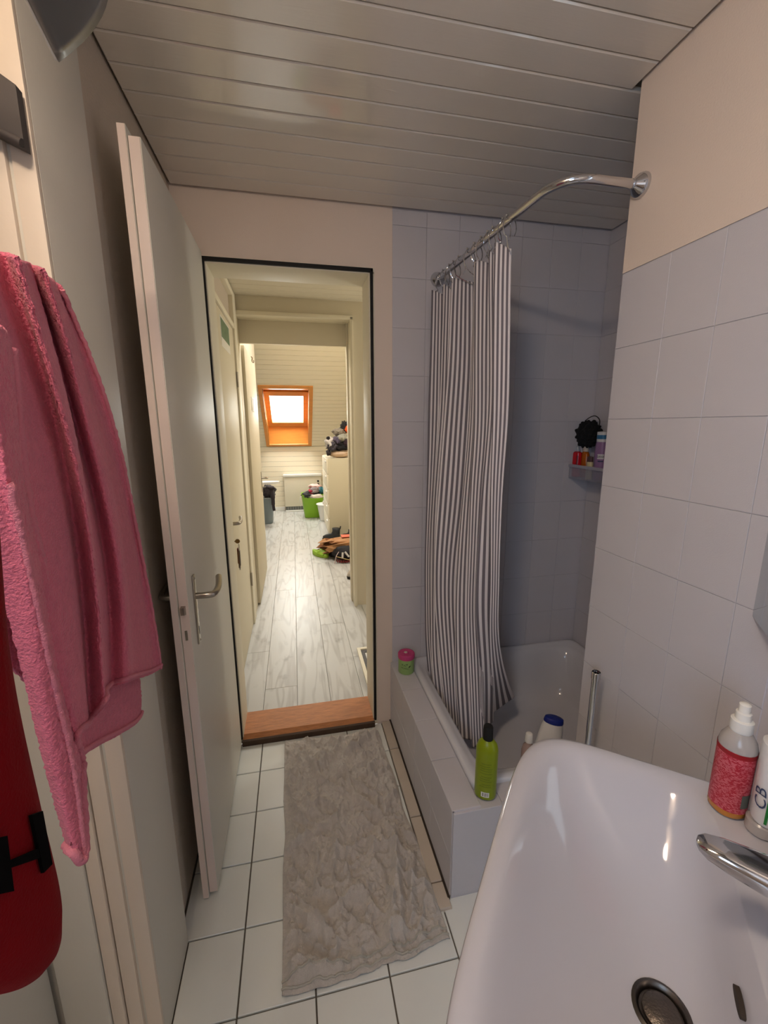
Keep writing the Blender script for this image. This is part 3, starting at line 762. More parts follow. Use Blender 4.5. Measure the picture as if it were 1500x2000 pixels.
o, G1 = sheet('front_drape', [
    [(-160, 500), (-150, 900), (-80, 1180), (60, 1330), (148, 1478)],
    [(-60, 488), (20, 760), (75, 1000), (120, 1240), (152, 1440)],
    [(10, 492), (75, 720), (130, 980), (165, 1220), (176, 1412)],
    [(45, 505), (108, 740), (160, 980), (190, 1180), (205, 1372)],
    [(62, 516), (128, 760), (178, 980), (205, 1160), (212, 1345)],
    [(84, 528), (150, 740), (205, 960), (238, 1150), (252, 1332)],
    [(104, 545), (158, 680), (220, 900), (262, 1080), (290, 1318)],
    [(122, 566), (176, 690), (242, 910), (282, 1110), (313, 1306)]],
    [(-.322, -.305), (-.293, -.288), (-.316, -.314), (-.284, -.288), (-.336, -.340), (-.304, -.312), (-.349, -.348), (-.347, -.342)], M['pink'], tw, fold=.008, seed=3)
tube('hem', [G1[-2, j]+np.array([.002, 0, .004]) for j in range(0, G1.shape[1])], .0042, M['pinkhem'], tw, 8)
tube('selvedge', [G1[i, -1] for i in range(0, G1.shape[0])], .0038, M['pinkhem'], tw, 8)
o, G2 = sheet('back_drape', [
    [(-60, 700), (0, 1000), (60, 1250), (120, 1440), (150, 1484)],
    [(60, 700), (120, 1000), (150, 1250), (190, 1420), (196, 1455)],
    [(110, 720), (170, 1000), (205, 1250), (225, 1400), (232, 1436)],
    [(150, 760), (220, 1000), (255, 1250), (268, 1380), (268, 1412)],
    [(158, 760), (226, 1000), (264, 1260), (276, 1350), (276, 1398)]],
    [(-.352, -.345), (-.356, -.352), (-.358, -.355), (-.36, -.358), (-.364, -.364)], M['pink'], tw, fold=.003, seed=9)
tube('hem', [G2[-2, j]+np.array([.002, 0, .004]) for j in range(0, G2.shape[1])], .004, M['pinkhem'], tw, 8)
o, G3 = sheet('side_fold', [
    [(-120, 640), (-90, 900), (-20, 1100), (40, 1300), (95, 1530), (125, 1650)],
    [(-60, 640), (-15, 900), (30, 1110), (70, 1300), (112, 1500), (140, 1665)],
    [(-20, 640), (10, 900), (52, 1100), (98, 1300), (140, 1490), (162, 1672)],
    [(5, 640), (35, 900), (70, 1080), (95, 1250), (134, 1420), (158, 1530)],
    [(25, 680), (58, 950), (92, 1120), (118, 1310), (148, 1440), (160, 1490)]],
    [(-.285, -.30), (-.270, -.285), (-.262, -.28), (-.272, -.29), (-.290, -.30)], M['pink'], tw, fold=.005, seed=17)
tube('selvedge', [G3[i, -1] for i in range(0, G3.shape[0])], .0045, M['pinkhem'], tw, 8)
tube('selvedge', [G3[i, G3.shape[1]//2] for i in range(34, G3.shape[0])], .004, M['pinkhem'], tw, 8)
tube('hem', [G3[-1, j] for j in range(0, G3.shape[1])], .0055, M['pinkhem'], tw, 8)

# ================================================================== RED HANGING CLOTH
XRED = -.226
outl = [(-190, 700), (-60, 780), (-8, 860), (14, 1000), (32, 1180), (52, 1340), (74, 1480), (98, 1600), (122, 1700), (138, 1770), (146, 1826), (142, 1862), (128, 1892), (98, 1915), (62, 1928), (22, 1932), (-22, 1912), (-90, 1860), (-170, 1780), (-230, 1640), (-260, 1300), (-250, 900)]
o2 = np.array([pix(x, y, 0, XRED) for x, y in outl]); o2 = np.array(smooth_path(list(o2)+[o2[0]], 5))[:-1]
cen = o2.mean(0); rings = []
for k, (s, dx) in enumerate(((.02, .0), (.5, -.001), (.8, -.004), (.94, -.010), (1.0, -.020), (.95, -.032), (.6, -.036), (.02, -.037))):
    ring = cen+(o2-cen)*s; ring[:, 0] = XRED+dx
    for q in ring: q[0] += .006*noise.noise(Vector((q[1]*7, 1, q[2]*5)))
    rings.append(ring)
V, F = loft(rings)
redc = thing('hanging_pouch', 'bright red padded cloth with black printed strokes hanging at lower left', 'cloth item', (XRED-.018, .43, .9))
mesh('padded_body', V, F[:-2] + [f for f in F[-2:]], M['red'], redc, True)
def decal(px_list, name, parent, mt, X, d=.0016):
    P = [pix(x, y, 0, X) for x, y in px_list]; n = len(P)
    for q in P: q[0] += .006*noise.noise(Vector((q[1]*7, 1, q[2]*5)))
    V = [p+np.array([d, 0, 0]) for p in P]+[p-np.array([.001, 0, 0]) for p in P]
    F = [list(range(n)), list(range(2*n-1, n-1, -1))]+[[i, i+n, (i+1) % n+n, (i+1) % n] for i in range(n)]
    return mesh(name, V, F, mt, parent)
decal([(49, 1594), (70, 1586), (90, 1690), (74, 1707)], 'printed_stroke', redc, M['blackprint'], XRED+.002)
decal([(62, 1660), (66, 1678), (4, 1700), (-4, 1690)], 'printed_stroke', redc, M['blackprint'], XRED+.002)
decal([(-22, 1640), (4, 1634), (20, 1742), (-8, 1748)], 'printed_stroke', redc, M['blackprint'], XRED+.002)

tp = o2[np.argmax(o2[:, 2])]
tube('hanging_loop', smooth_path([tp+np.array([-.018, 0, -.02]), tp+np.array([-.04, .0, .04]), (-.352, tp[1]+.01, 1.663), (-.362, tp[1]+.01, 1.645)], 6), .004, M['red'], redc, 8)
hr = thing('towel_rail', 'steel towel rail behind the pink towel on the left frame', 'rail', (-.35, .6, 1.65))
tube('bar', [(-.352, .785, 1.652), (-.352, .27, 1.652)], .007, M['steel'], hr, 10)
tube('bracket', smooth_path([(-.395, .8585, 1.652), (-.375, .82, 1.652), (-.352, .785, 1.652)], 5), .008, M['steel'], hr, 10)

# ================================================================== TOP LEFT LAMP AND GREY PLATE
lm = thing('wall_lamp', 'unlit curved glass lamp shade with pointed corner at top left', 'lamp', (-.40, .66, 2.03))
tip = pix(110, 115, 0, -.30)
cl = pix(30, -8, 0, -.30); cr = pix(150, -20, 0, -.235)
G = np.zeros((17, 17, 3))
far = np.array([-.24, .44, 2.21])
ea = np.array([-.30, .57, 2.085]); eb = np.array([-.215, .70, 2.165])
for i in range(17):
    for j in range(17):
        u, v = i/16, j/16
        p = bil(tip, ea, far, eb, u, v)
        p = p+np.array([.035*math.sin(v*PI)*(1-.3*u), .02*math.sin(v*PI), -.012*math.sin(PI*u)*math.sin(PI*v)+.0*v])
        G[i, j] = p
V, F = grid(G, .006)
sh = mesh('glass_shade', V, F, M['glass'], lm, True)
tube('rim', [G[0, j] for j in range(17)], .0028, M['white'], lm, 8)
tube('rim', [G[i, 0] for i in range(17)], .0026, M['white'], lm, 8)
cp_ = G[6, 0]
box('clip', cp_[0]-.012, cp_[0]+.004, cp_[1]-.008, cp_[1]+.008, cp_[2]-.006, cp_[2]+.010, M['chrome'], lm, .002)
tube('bracket', smooth_path([(-.421, .60, 2.10), (-.36, .60, 2.085), cp_], 6), .004, M['black'], lm, 8)
lathe('wall_plate', [(.05, 0), (.05, .01), (.03, .018)], (-.421, .60, 2.11), M['white'], lm, R=ry(PI/2))
a_, b2, c2, d_2 = [pix(*q, 1, .835) for q in ((-60, 100), (30, 165), (48, 290), (-60, 235))]
V, F = loft([[a_+np.array([0, q, 0]), b2+np.array([0, q, 0]), c2+np.array([0, q, 0]), d_2+np.array([0, q, 0])] for q in (0, .016)])
gp = thing('hook_plate', 'dark grey plate with rounded corner high on the left door frame', 'plate', c2)
mesh('plate', V, F, M['greyplate'], gp)
tube('bottom_lip', [d_2+np.array([0, -.006, .004]), c2+np.array([0, -.006, .004])], .006, M['greyplate'], gp, 8)
box('back_bracket', d_2[0], c2[0]-.02, .851, .8525, c2[2]+.02, c2[2]+.08, M['greyplate'], gp)

# ================================================================== SINK, TAP, MIRROR
SZ = .85
sink = thing('sink', 'white ceramic washbasin on the diagonal wall at lower right', 'sink', tc(.57, .2, .6))
TA, TB, CA, CB = .235, .905, -.113, .325
def sring(ta, tb, ca, cb, n, z, N=112, nn=None):
    out = []
    tm, cm, ht, hc = (ta+tb)/2, (ca+cb)/2, (tb-ta)/2, (cb-ca)/2
    for k in range(N):
        a = 2*PI*k/N; c, s = math.cos(a), math.sin(a)
        nq = n if s < 0 else (nn or n)
        out.append(tc(tm+ht*math.copysign(abs(c)**(2/nq), c), cm+hc*math.copysign(abs(s)**(2/nq), s), z))
    return out
rings = [sring(.42, .74, .10, CB, 3, SZ-.20), sring(.32, .83, .02, CB, 3.2, SZ-.16), sring(.26, .885, -.075, CB, 3.6, SZ-.085),
         sring(TA+.006, TB-.006, CA+.008, CB, 4.6, SZ-.03, nn=14), sring(TA, TB, CA, CB, 4.8, SZ-.010, nn=16), sring(TA+.003, TB-.003, CA+.003, CB, 4.8, SZ-.003, nn=16),
         sring(TA+.010, TB-.010, CA+.010, CB, 4.6, SZ, nn=16),
         sring(TA+.026, TB-.024, CA+.024, .2285, 4.3, SZ-.001, nn=6), sring(TA+.034, TB-.034, CA+.034, .2265, 4.0, SZ-.006, nn=6),
         sring(TA+.046, TB-.048, CA+.048, .222, 3.8, SZ-.020, nn=5), sring(TA+.066, TB-.078, CA+.072, .214, 3.4, SZ-.052, nn=5),
         sring(TA+.100, TB-.118, CA+.112, .206, 3.0, SZ-.092, nn=4), sring(TA+.150, TB-.170, CA+.160, .196, 2.7, SZ-.122, nn=3.4),
         sring(TA+.215, TB-.235, CA+.200, .180, 2.3, SZ-.137), sring(.537, .607, .103, .173, 2.0, SZ-.142)]
V, F = loft(rings, True, False)
bas = mesh('basin', V, F, M['ceramic'], sink, True)
def disc(name, prof, loc, mt, parent): return lathe(name, prof, loc, mt, parent, seg=36)
dc = tc(.572, .138, SZ-.146)
disc('drain_ring', [(.0375, .0), (.0375, .006), (.033, .008), (.0285, .004), (.027, -.004)], dc, mat('drain_metal', (104, 98, 92), .35, 1.0, var=.3, vscale=60), sink)
disc('drain_plug', [(.024, -.004), (.024, .005), (.021, .0075), (.004, .0085)], dc, mat('plug_metal', (122, 114, 106), .4, 1.0, bump=.4, bscale=300, var=.3, vscale=40), sink)
# overflow slot
oc = tc(.545, .2125, SZ-.05)
V, F = loft([[tc(.566+.019*math.cos(2*PI*k/20), .2145-q, SZ-.052+.0065*math.sin(2*PI*k/20)) for k in range(20)] for q in (0.0, .006)])
mesh('overflow_slot', V, F, M['dirt'], sink)
tube('trap_pipe', smooth_path([tc(.57, .2, SZ-.198), tc(.57, .2, SZ-.28), tc(.57, .23, SZ-.31), tc(.57, .26, SZ-.28), tc(.57, WC-.001, SZ-.27)], 6), .017, M['chrome'], sink)
tap = thing('mixer_tap', 'chrome single lever mixer tap reaching in over the basin', 'tap', tc(.575, .285, SZ))
lathe('body', [(.027, 0), (.027, .006), (.023, .012), (.022, .09), (.024, .115), (.02, .125), (.008, .128)], tc(.575, .285, SZ), M['chrome'], tap)
tube('spout', smooth_path([tc(.575, .275, SZ+.055), tc(.575, .262, SZ+.062), tc(.576, .248, SZ+.060), tc(.577, .240, SZ+.052)], 6), .012, M['chrome'], tap, 14)
rings = []
for c, w_, z, th_ in ((.300, .020, .128, .022), (.26, .0225, .133, .024), (.21, .0205, .141, .022), (.175, .017, .147, .018), (.155, .0135, .150, .013), (.147, .008, .151, .008), (.1445, .002, .151, .003)):
    ring = []
    for k in range(20):
        a = 2*PI*k/20; cc, ss = math.cos(a), math.sin(a)
        y_ = 1.12*w_*math.copysign(abs(cc)**.5, cc); zz = th_*.72*math.copysign(abs(ss)**.7, ss)
        ring.append(tc(.579+y_, c, SZ+z+zz-.004))
    rings.append(ring)
V, F = loft(rings); lv = mesh('lever', V, F, M['chrome'], tap, True, autos=40)
lathe('marker_dot', [(.0032, 0), (.0032, .0012)], tc(.578, .158, SZ+.1525), M['dark'], lv, seg=10)
# mirror on the diagonal wall
d0 = CF+CR*(1466-750)/FPX+CU*(1000-1195)/FPX; k_ = (WC-.022)/(d0@CD); mb = CP+d0*k_
d1_ = CF+CR*(1500-750)/FPX+CU*(1000-1006)/FPX; k_ = (WC-.022)/(d1_@CD); mtp = CP+d1_*k_
mt_, mz0 = mb@TD, mb[2]
mir = thing('wall_mirror', 'frameless grey mirror edge on the diagonal wall above the basin', 'mirror', tc(mt_-.25, WC-.01, mz0))
V, F = boxdata(mt_-.5, mt_, WC-.022, WC-.001, mz0, mtp[2]); mesh('mirror_back', [tuple(tc(*v)) for v in V], [f[::-1] for f in F], M['greyplate'], mir)
V, F = boxdata(mt_-.499, mt_-.001, WC-.025, WC-.0222, mz0+.001, mtp[2]-.001)
mesh('mirror_glass', [tuple(tc(*v)) for v in V], [f[::-1] for f in F], mat('mirror', (196, 204, 210), .06, 1.0), mir)

# ================================================================== BOTTLES AND SMALL BATH THINGS
def strip_marks(c, r, ang, z0, lines, mt, parent, name='printed_line', h=.0016, tilt=0, **k):
    for (x0, x1, dz) in lines:
        n = max(2, int(abs(x1-x0)/.006)+1)
        V = []
        for t in np.linspace(x0, x1, n): V += [(t, -h/2), (t, h/2)]
        F = [[2*i, 2*i+2, 2*i+3, 2*i+1] for i in range(n-1)]
        mesh(name, on_cyl(V, c, r, ang, z0+dz, tilt, **k), F, mt, parent)
# green shampoo bottle on the kerb
bp = pix(953, 1562, 2, .342)
bp[1] += .022; 
gb = thing('shampoo_bottle', 'tall lime green bottle with black cap on the kerb corner', 'bottle', bp)
M['lime'] = mat('lime_plastic', (132, 148, 10), .3, var=.06, vscale=20)
body = lathe('body', [(.0245, 0), (.033, .003), (.0345, .010), (.0345, .168), (.034, .176), (.030, .192), (.020, .204), (.014, .208)], bp, M['lime'], gb, sx=1.0, sy=.78, rot=-.5)
lathe('cap', [(.0150, 0), (.0160, .001), (.0155, .022), (.0150, .042), (.0128, .046), (.003, .047)], bp+np.array([0, 0, .208]), M['black'], gb)
fa = facing(bp)
M['limeprint'] = mat('olive_print', (96, 112, 22), .5)
strip_marks(bp, .0351, fa, bp[2], [(-.016, .016, .135), (-.02, .012, .126), (-.018, .02, .118), (-.02, .017, .110), (-.02, .02, .1), (-.016, .018, .088), (-.02, .012, .08), (-.02, .02, .072), (-.012, .016, .06), (-.02, .018, .052)], M['limeprint'], gb, sx=1, sy=.79, rot=-.5)
def quad_on(c, r, ang, x0, x1, z0, z1, mt, name, parent, n=6, **k):
    V = []
    for t in np.linspace(x0, x1, n): V += [(t, z0), (t, z1)]
    return mesh(name, on_cyl(V, c, r, ang, 0, 0, **k), [[2*i, 2*i+2, 2*i+3, 2*i+1] for i in range(n-1)], mt, parent)
bc = quad_on(bp, .0352, fa, -.013, .013, bp[2]+.014, bp[2]+.032, M['white'], 'barcode_label', gb, sx=1, sy=.79, rot=-.5)
for x in (-.009, -.0065, -.002, .001, .0045, .0085):
    quad_on(bp, .0355, fa, x, x+.0014, bp[2]+.017, bp[2]+.030, M['blackprint'], 'bar', bc, 2, sx=1, sy=.79, rot=-.5)
# small pump bottle behind
q = pix(1030, 1478, 1, 1.19); q[2] = .0765
q = np.array([Xof(1029, 1.21, .27), 1.21, .0765])
sb = thing('small_bottle', 'small clear bottle with white cap standing in the tub', 'bottle', q)
M['clearpink'] = mat('clear_pinkish_plastic', (206, 178, 170), .2, trans=.35)
zt = pix(1029, 1432, 1, 1.21)[2]
lathe('body', [(.02, 0), (.024, .004), (.024, zt-.0765-.075), (.020, zt-.0765-.055), (.012, zt-.0765-.045), (.011, zt-.0765-.035)], q, M['clearpink'], sb)
lathe('cap', [(.0135, 0), (.014, .002), (.0125, .03), (.010, .034), (.003, .035)], (q[0], q[1], zt-.036), M['white'], sb)
# white bottle with blue cap
zt = pix(1083, 1402, 1, 1.24)[2]; H_ = zt-.0765; q = np.array([Xof(1083, 1.24, zt)-.16*H_, 1.24, .0825])
wb = thing('lotion_bottle', 'white oval bottle with dark blue cap standing in the tub', 'bottle', q)
M['bottlewhite'] = mat('bottle_white', (226, 226, 226), .3)
RT = ry(.16)
lathe('body', [(.040, 0), (.047, .006), (.049, H_*.5), (.047, H_*.70), (.041, H_*.87), (.036, H_-.020)], q, M['bottlewhite'], wb, sx=1, sy=.6, rot=-.35, R=RT)
lathe('cap', [(.036, H_-.019), (.0365, H_-.014), (.034, H_-.002), (.031, H_), (.004, H_+.001)], q, mat('blue_cap', (18, 38, 128), .35), wb, sx=1, sy=.6, rot=-.35, R=RT)
lab = quad_on(q+np.array([.16*H_*.58, 0, 0]), .0505, facing(q), -.022, .012, q[2]+H_*.50, q[2]+H_*.66, mat('grey_green_print', (92, 104, 96), .5), 'printed_emblem', wb, sx=1, sy=.6, rot=-.35)
# pink lidded green tin
q = pix(797, 1318, 2, .342); q[1] += .035
tn = thing('tin', 'small pale green tub with pink lid on the far end of the kerb', 'tub', q)
R_ = .0385
M['tingreen'] = mat('tin_green', (146, 178, 108), .45); M['tinpink'] = mat('tin_pink', (190, 62, 118), .45); M['tindark'] = mat('tin_dark_print', (32, 56, 28), .5)
lathe('body', [(R_-.002, 0), (R_, .003), (R_, .072), (R_-.002, .074)], q, M['tingreen'], tn, seg=36)
ld = lathe('lid', [(R_+.001, .074), (R_+.0025, .077), (R_+.0025, .094), (R_+.0005, .098), (R_-.007, .099), (R_-.010, .096), (.012, .096), (.010, .100), (.002, .101)], q, M['tinpink'], tn, seg=36)
lathe('tear_tab', [(.007, 0), (.009, .001), (.007, .003)], q+np.array([-.004, -.002, .1005]), M['strip'], ld, seg=14)
fa = facing(q)
for s_, x, z, sz in (('KiC', -.010, .050, .017), ('POWLi', -.006, .034, .0125)):
    V2, F2 = text_data(s_, sz); mesh('lettering', on_cyl([(a+x, b_) for a, b_ in V2], q, R_+.0006, fa, q[2]+z, -.12), F2, M['tindark'], tn)
V2 = [(.016+.0075*math.cos(t)*.95, .0035*math.sin(t)) for t in np.linspace(0, 2*PI, 14)[:-1]]
mesh('leaf_print', on_cyl([(a*.8+.004, b_+a*.5) for a, b_ in V2], q, R_+.0006, fa, q[2]+.036), [list(range(13))], M['tindark'], tn)
mesh('leaf_print', on_cyl([((a-.016)*.5+.004, b_*.7) for a, b_ in V2], q, R_+.0006, fa, q[2]+.056), [list(range(13))], M['tindark'], tn)
# red labelled pump bottle on the sink
q = pix(1418, 1577, 2, SZ+.001)
rb = thing('soap_bottle', 'clear bottle with red printed label and white nozzle on the basin ledge', 'bottle', q)
def label_mat(name, base, ink, scale=(3, 3, 420), th=.5):
    mt = bpy.data.materials.new(name); mt.use_nodes = True; nt = mt.node_tree; b = nt.nodes['Principled BSDF']; N = nt.nodes.new; L = nt.links.new
    tcn = N('ShaderNodeTexCoord'); mp = N('ShaderNodeMapping'); mp.inputs['Scale'].default_value = scale; L(tcn.outputs['Object'], mp.inputs[0])
    wv = N('ShaderNodeTexWave'); wv.bands_direction = 'Z'; wv.inputs['Scale'].default_value = .32; L(mp.outputs[0], wv.inputs[0])
    mp2 = N('ShaderNodeMapping'); mp2.inputs['Scale'].default_value = (150, 150, 520); L(tcn.outputs['Object'], mp2.inputs[0])
    ns_ = N('ShaderNodeTexNoise'); ns_.inputs['Scale'].default_value = 1.6; L(mp2.outputs[0], ns_.inputs[0])
    m1 = N('ShaderNodeMath'); m1.operation = 'GREATER_THAN'; m1.inputs[1].default_value = .55; L(wv.outputs['Fac'], m1.inputs[0])
    m2 = N('ShaderNodeMath'); m2.operation = 'GREATER_THAN'; m2.inputs[1].default_value = th; L(ns_.outputs[0], m2.inputs[0])
    m3 = N('ShaderNodeMath'); m3.operation = 'MULTIPLY'; L(m1.outputs[0], m3.inputs[0]); L(m2.outputs[0], m3.inputs[1])
    mx = N('ShaderNodeMix'); mx.data_type = 'RGBA'; mx.inputs[6].default_value = (*lin(base), 1); mx.inputs[7].default_value = (*lin(ink), 1)
    L(m3.outputs[0], mx.inputs[0]); L(mx.outputs[2], b.inputs['Base Color']); b.inputs['Roughness'].default_value = .4
    return mt
RB = .0272
M['clear'] = mat('clear_plastic', (206, 200, 196), .22, trans=.3)
lathe('body', [(RB-.004, 0), (RB-.001, .004), (RB, .010), (RB, .132), (RB-.002, .141), (RB-.008, .152), (.014, .159), (.0125, .161)], q, M['clear'], rb, seg=36)
lathe('liquid_base', [(RB-.003, .001), (RB+.0003, .005), (RB+.0003, .014)], q, mat('amber_liquid', (196, 128, 52), .25), rb, seg=36, cap0=False, cap1=False)
lathe('label', [(RB+.0006, .014), (RB+.0006, .128)], q, label_mat('red_label', (176, 30, 52), (226, 140, 150)), rb, seg=36, cap0=False, cap1=False)
lathe('label_edge', [(RB+.0009, .120), (RB+.0009, .128)], q, mat('label_red_band', (150, 22, 30), .4), rb, seg=36, cap0=False, cap1=False)
nz = lathe('cap', [(.0155, .158), (.0165, .160), (.016, .178), (.0135, .180)], q, M['white'], rb)
lathe('nozzle', [(.0115, .179), (.011, .192), (.0082, .194), (.0082, .207), (.006, .209), (.002, .2095)], q, M['white'], rb)
quad_on(q, RB+.0011, facing(q)+.95, -.008, .008, q[2]+.026, q[2]+.052, mat('barcode_grey', (96, 100, 92), .5), 'barcode_label', rb)
# white tube bottle with green stripe
q = pix(1484, 1622, 2, SZ+.001)
wt = thing('mouthwash_bottle', 'white upright bottle with blue letters and green stripe at right edge', 'bottle', q)
lathe('foot', [(.019, 0), (.021, .002), (.021, .020), (.018, .023)], q, M['clear'], wt)
lathe('body', [(.016, .023), (.022, .026), (.024, .032), (.025, .155), (.024, .166), (.012, .172)], q, M['bottlewhite'], wt, sx=1, sy=.72, rot=.9)
fa = facing(q)
M['ink'] = mat('blue_ink', (58, 70, 104), .5); M['greenink'] = mat('green_ink', (28, 128, 52), .5)
V2, F2 = text_data('CB', .030); mesh('lettering', on_cyl(V2, q, .0262, fa-.45, q[2]+.075, PI/2+.12, sx=1, sy=.73, rot=.9), F2, M['ink'], wt)
quad_on(q, .0263, fa+.0, .0, .005, q[2]+.034, q[2]+.152, M['greenink'], 'green_stripe', wt, 3, sx=1, sy=.73, rot=.9)

# ================================================================== SHOWER SHELF
def Yof(px, X, z):
    k = (px-750)/FPX; n = CR-k*CF
    return -(n[0]*X + n[2]*(z-CH))/n[1]
sz = 1.262; bx_, by_ = 1.362, 1.655
M['smoke'] = mat('clear_shelf_plastic', (186, 184, 196), .2, alpha=.38)
MR = mat('shelf_rail', (176, 174, 186), .25, alpha=.85)
shf = thing('shower_basket', 'clear plastic basket shelf in the corner of the shower niche', 'shelf', (1.42, 1.78, sz))
box('floor_plate', bx_, 1.4755, by_, 1.899, sz-.004, sz, M['smoke'], shf)
box('front_wall', bx_, bx_+.003, by_, 1.899, sz, sz+.052, M['smoke'], shf)
box('side_wall', bx_+.003, 1.4755, by_, by_+.003, sz, sz+.052, M['smoke'], shf)
box('rail', bx_-.006, bx_+.004, by_-.006, 1.899, sz+.051, sz+.066, MR, shf, .002)
box('rail', bx_+.004, 1.4755, by_-.006, by_+.004, sz+.051, sz+.066, MR, shf, .002)
def shelf_bottle(name, label, px, X, prof, mt, capm=None, capz=None, sy=.7):
    c = np.array([X, Yof(px, X, sz+.05), sz+.0005])
    t = thing(name, label, 'bottle', c, group='bottles in the shower basket')
    lathe('body', prof, c, mt, t, sx=sy, sy=1)
    if capm: lathe('cap', capz, c, capm, t, sx=sy, sy=1)
    return t, c
t_, c_ = shelf_bottle('shower_gel_bottle', 'red bottle with clear cap in the shower basket', 1124, 1.40, [(.024, 0), (.030, .003), (.031, .112), (.029, .122), (.018, .128)], mat('red_gel', (196, 22, 36), .2),
             mat('clear_cap', (190, 196, 204), .2, alpha=.6), [(.020, .128), (.021, .130), (.013, .152), (.004, .156)])
quad_on(c_, .0315, facing(c_), -.005, .005, c_[2]+.05, c_[2]+.108, mat('dark_red_print', (120, 10, 20), .4), 'printed_band', t_, sx=.72, sy=1)
shelf_bottle('oil_bottle', 'amber bottle with pale cap in the shower basket', 1141, 1.425, [(.020, 0), (.023, .003), (.024, .112), (.019, .124), (.013, .128)], mat('amber_oil', (176, 90, 18), .15),
             M['strip'], [(.017, .128), (.0175, .130), (.016, .152), (.004, .154)])
shelf_bottle('cream_bottle', 'short cream bottle with brown cap in the shower basket', 1151, 1.392, [(.016, 0), (.018, .003), (.0185, .078), (.016, .084)], mat('cream_bottle', (206, 194, 150), .4),
             mat('brown_cap', (96, 66, 62), .4), [(.0165, .084), (.017, .086), (.016, .108), (.004, .110)])
t_, c_ = shelf_bottle('body_wash_bottle', 'tall purple bottle with white and blue cap in the shower basket', 1169, 1.41, [(.022, 0), (.028, .003), (.029, .125), (.027, .165), (.0245, .180)], mat('purple_bottle', (150, 116, 160), .3, var=.1))
lathe('cap', [(.0245, .180), (.0245, .194)], c_, M['bottlewhite'], t_, sx=.7, sy=1)
lathe('cap_band', [(.0248, .193), (.0246, .212)], c_, mat('blue_band', (52, 116, 160), .35), t_, sx=.7, sy=1)
lathe('cap_top', [(.0244, .211), (.0242, .226), (.004, .228)], c_, M['bottlewhite'], t_, sx=.7, sy=1)
V2, F2 = text_data('SANA', .0150); mesh('lettering', on_cyl(V2, c_, .0299, facing(c_), c_[2]+.112, 0, sx=.73, sy=1), F2, M['blackprint'], t_)
quad_on(c_, .0296, facing(c_), -.018, .018, c_[2]+.101, c_[2]+.124, M['bottlewhite'], 'name_panel', t_, sx=.715, sy=1)
quad_on(c_, .0296, facing(c_), -.014, .014, c_[2]+.088, c_[2]+.094, M['ink'], 'printed_line', t_, sx=.715, sy=1)
# loofah
c_ = np.array([1.425, Yof(1145, 1.425, 1.47), 1.475])
lf = thing('bath_sponge', 'black net bath sponge with loop lying on the shower bottles', 'sponge', c_-np.array([0, 0, .06]))
bm = bmesh.new(); bmesh.ops.create_icosphere(bm, subdivisions=5, radius=1); V = []
for v in bm.verts:
    d = v.co; h = 1+.16*math.sin(d.x*13+3*noise.noise(d*2))*math.sin(d.y*11+2)*math.sin(d.z*12+1)+.22*noise.noise(d*3.2)+.1*noise.noise(d*9)
    V.append(c_+np.array([d.x*.042*h, d.y*.085*h, d.z*.062*h]))
bm.verts.index_update(); F = [[v.index for v in f.verts] for f in bm.faces]; bm.free()
mesh('net_ball', V, F, mat('black_net', (14, 14, 16), .9, bump=1, bscale=300), lf, True)
tube('loop', smooth_path([c_+np.array(p) for p in ((-.01, .02, .05), (-.015, -.02, .075), (-.01, -.06, .088), (0, -.082, .072), (0, -.085, .045), (0, -.065, .02))], 5), .0022, MATS['black_net'], lf, 6)

# ================================================================== THINGS IN THE HALL
# keys in the side door
kb = thing('key_bunch', 'bunch of keys hanging from the lock of the cream hall door', 'keys', (-.34, 2.36, .74))
M['brass'] = mat('old_brass', (120, 96, 60), .35, 1.0); M['leather'] = mat('reddish_leather', (110, 56, 46), .7); M['darkmetal'] = mat('dark_metal', (60, 54, 52), .4, .8)
kz = .90
lathe('key_head', [(.012, -.002), (.013, 0), (.012, .002)], (-.327, 2.36, kz), M['brass'], kb, R=rx(PI/2), seg=16)
tube('key_shank', [(-.349, 2.36, kz), (-.335, 2.36, kz)], .003, M['brass'], kb, 8)
tube('split_ring', [(-.322, 2.36+.016*math.cos(t), kz-.035+.02*math.sin(t)) for t in np.linspace(0, 2*PI, 21)[:-1]], .0014, M['steel'], kb, 6, True)
V, F = loft([[(-.328+dx, 2.36+dy, z) for dx, dy in ((-.004, -.012), (.004, -.012), (.004, .012), (-.004, .012))] for z in (kz-.04, kz-.09, kz-.125)]); mesh('fob', V, F, M['leather'], kb)
for dy, z1, mt_k in ((-.012, .150, 'brass'), (.0, .165, 'darkmetal'), (.014, .145, 'darkmetal'), (.006, .158, 'brass')):
    box('key', -.326+dy*.2, -.323+dy*.2, 2.36+dy-.006, 2.36+dy+.006, kz-z1, kz-.055, M[mt_k], kb, .001)
# paper on the side door
P4 = [pix(*q, 0, -.3612) for q in ((429, 612), (447, 641), (450, 693), (434, 672))]
ys0, ys1 = 2.585, 2.915
pa = thing('paper_print', 'white sheet with a green picture taped to the upper hall door', 'paper', (-.361, 2.75, 1.955))
box('sheet', -.362, -.3607, ys0, ys1, 1.955, 2.118, M['white'], pa)
box('picture', -.3607, -.3602, ys0+.012, ys1-.012, 2.005, 2.108, mat('green_picture', (104, 128, 96), .6, var=.5, vscale=30), pa)
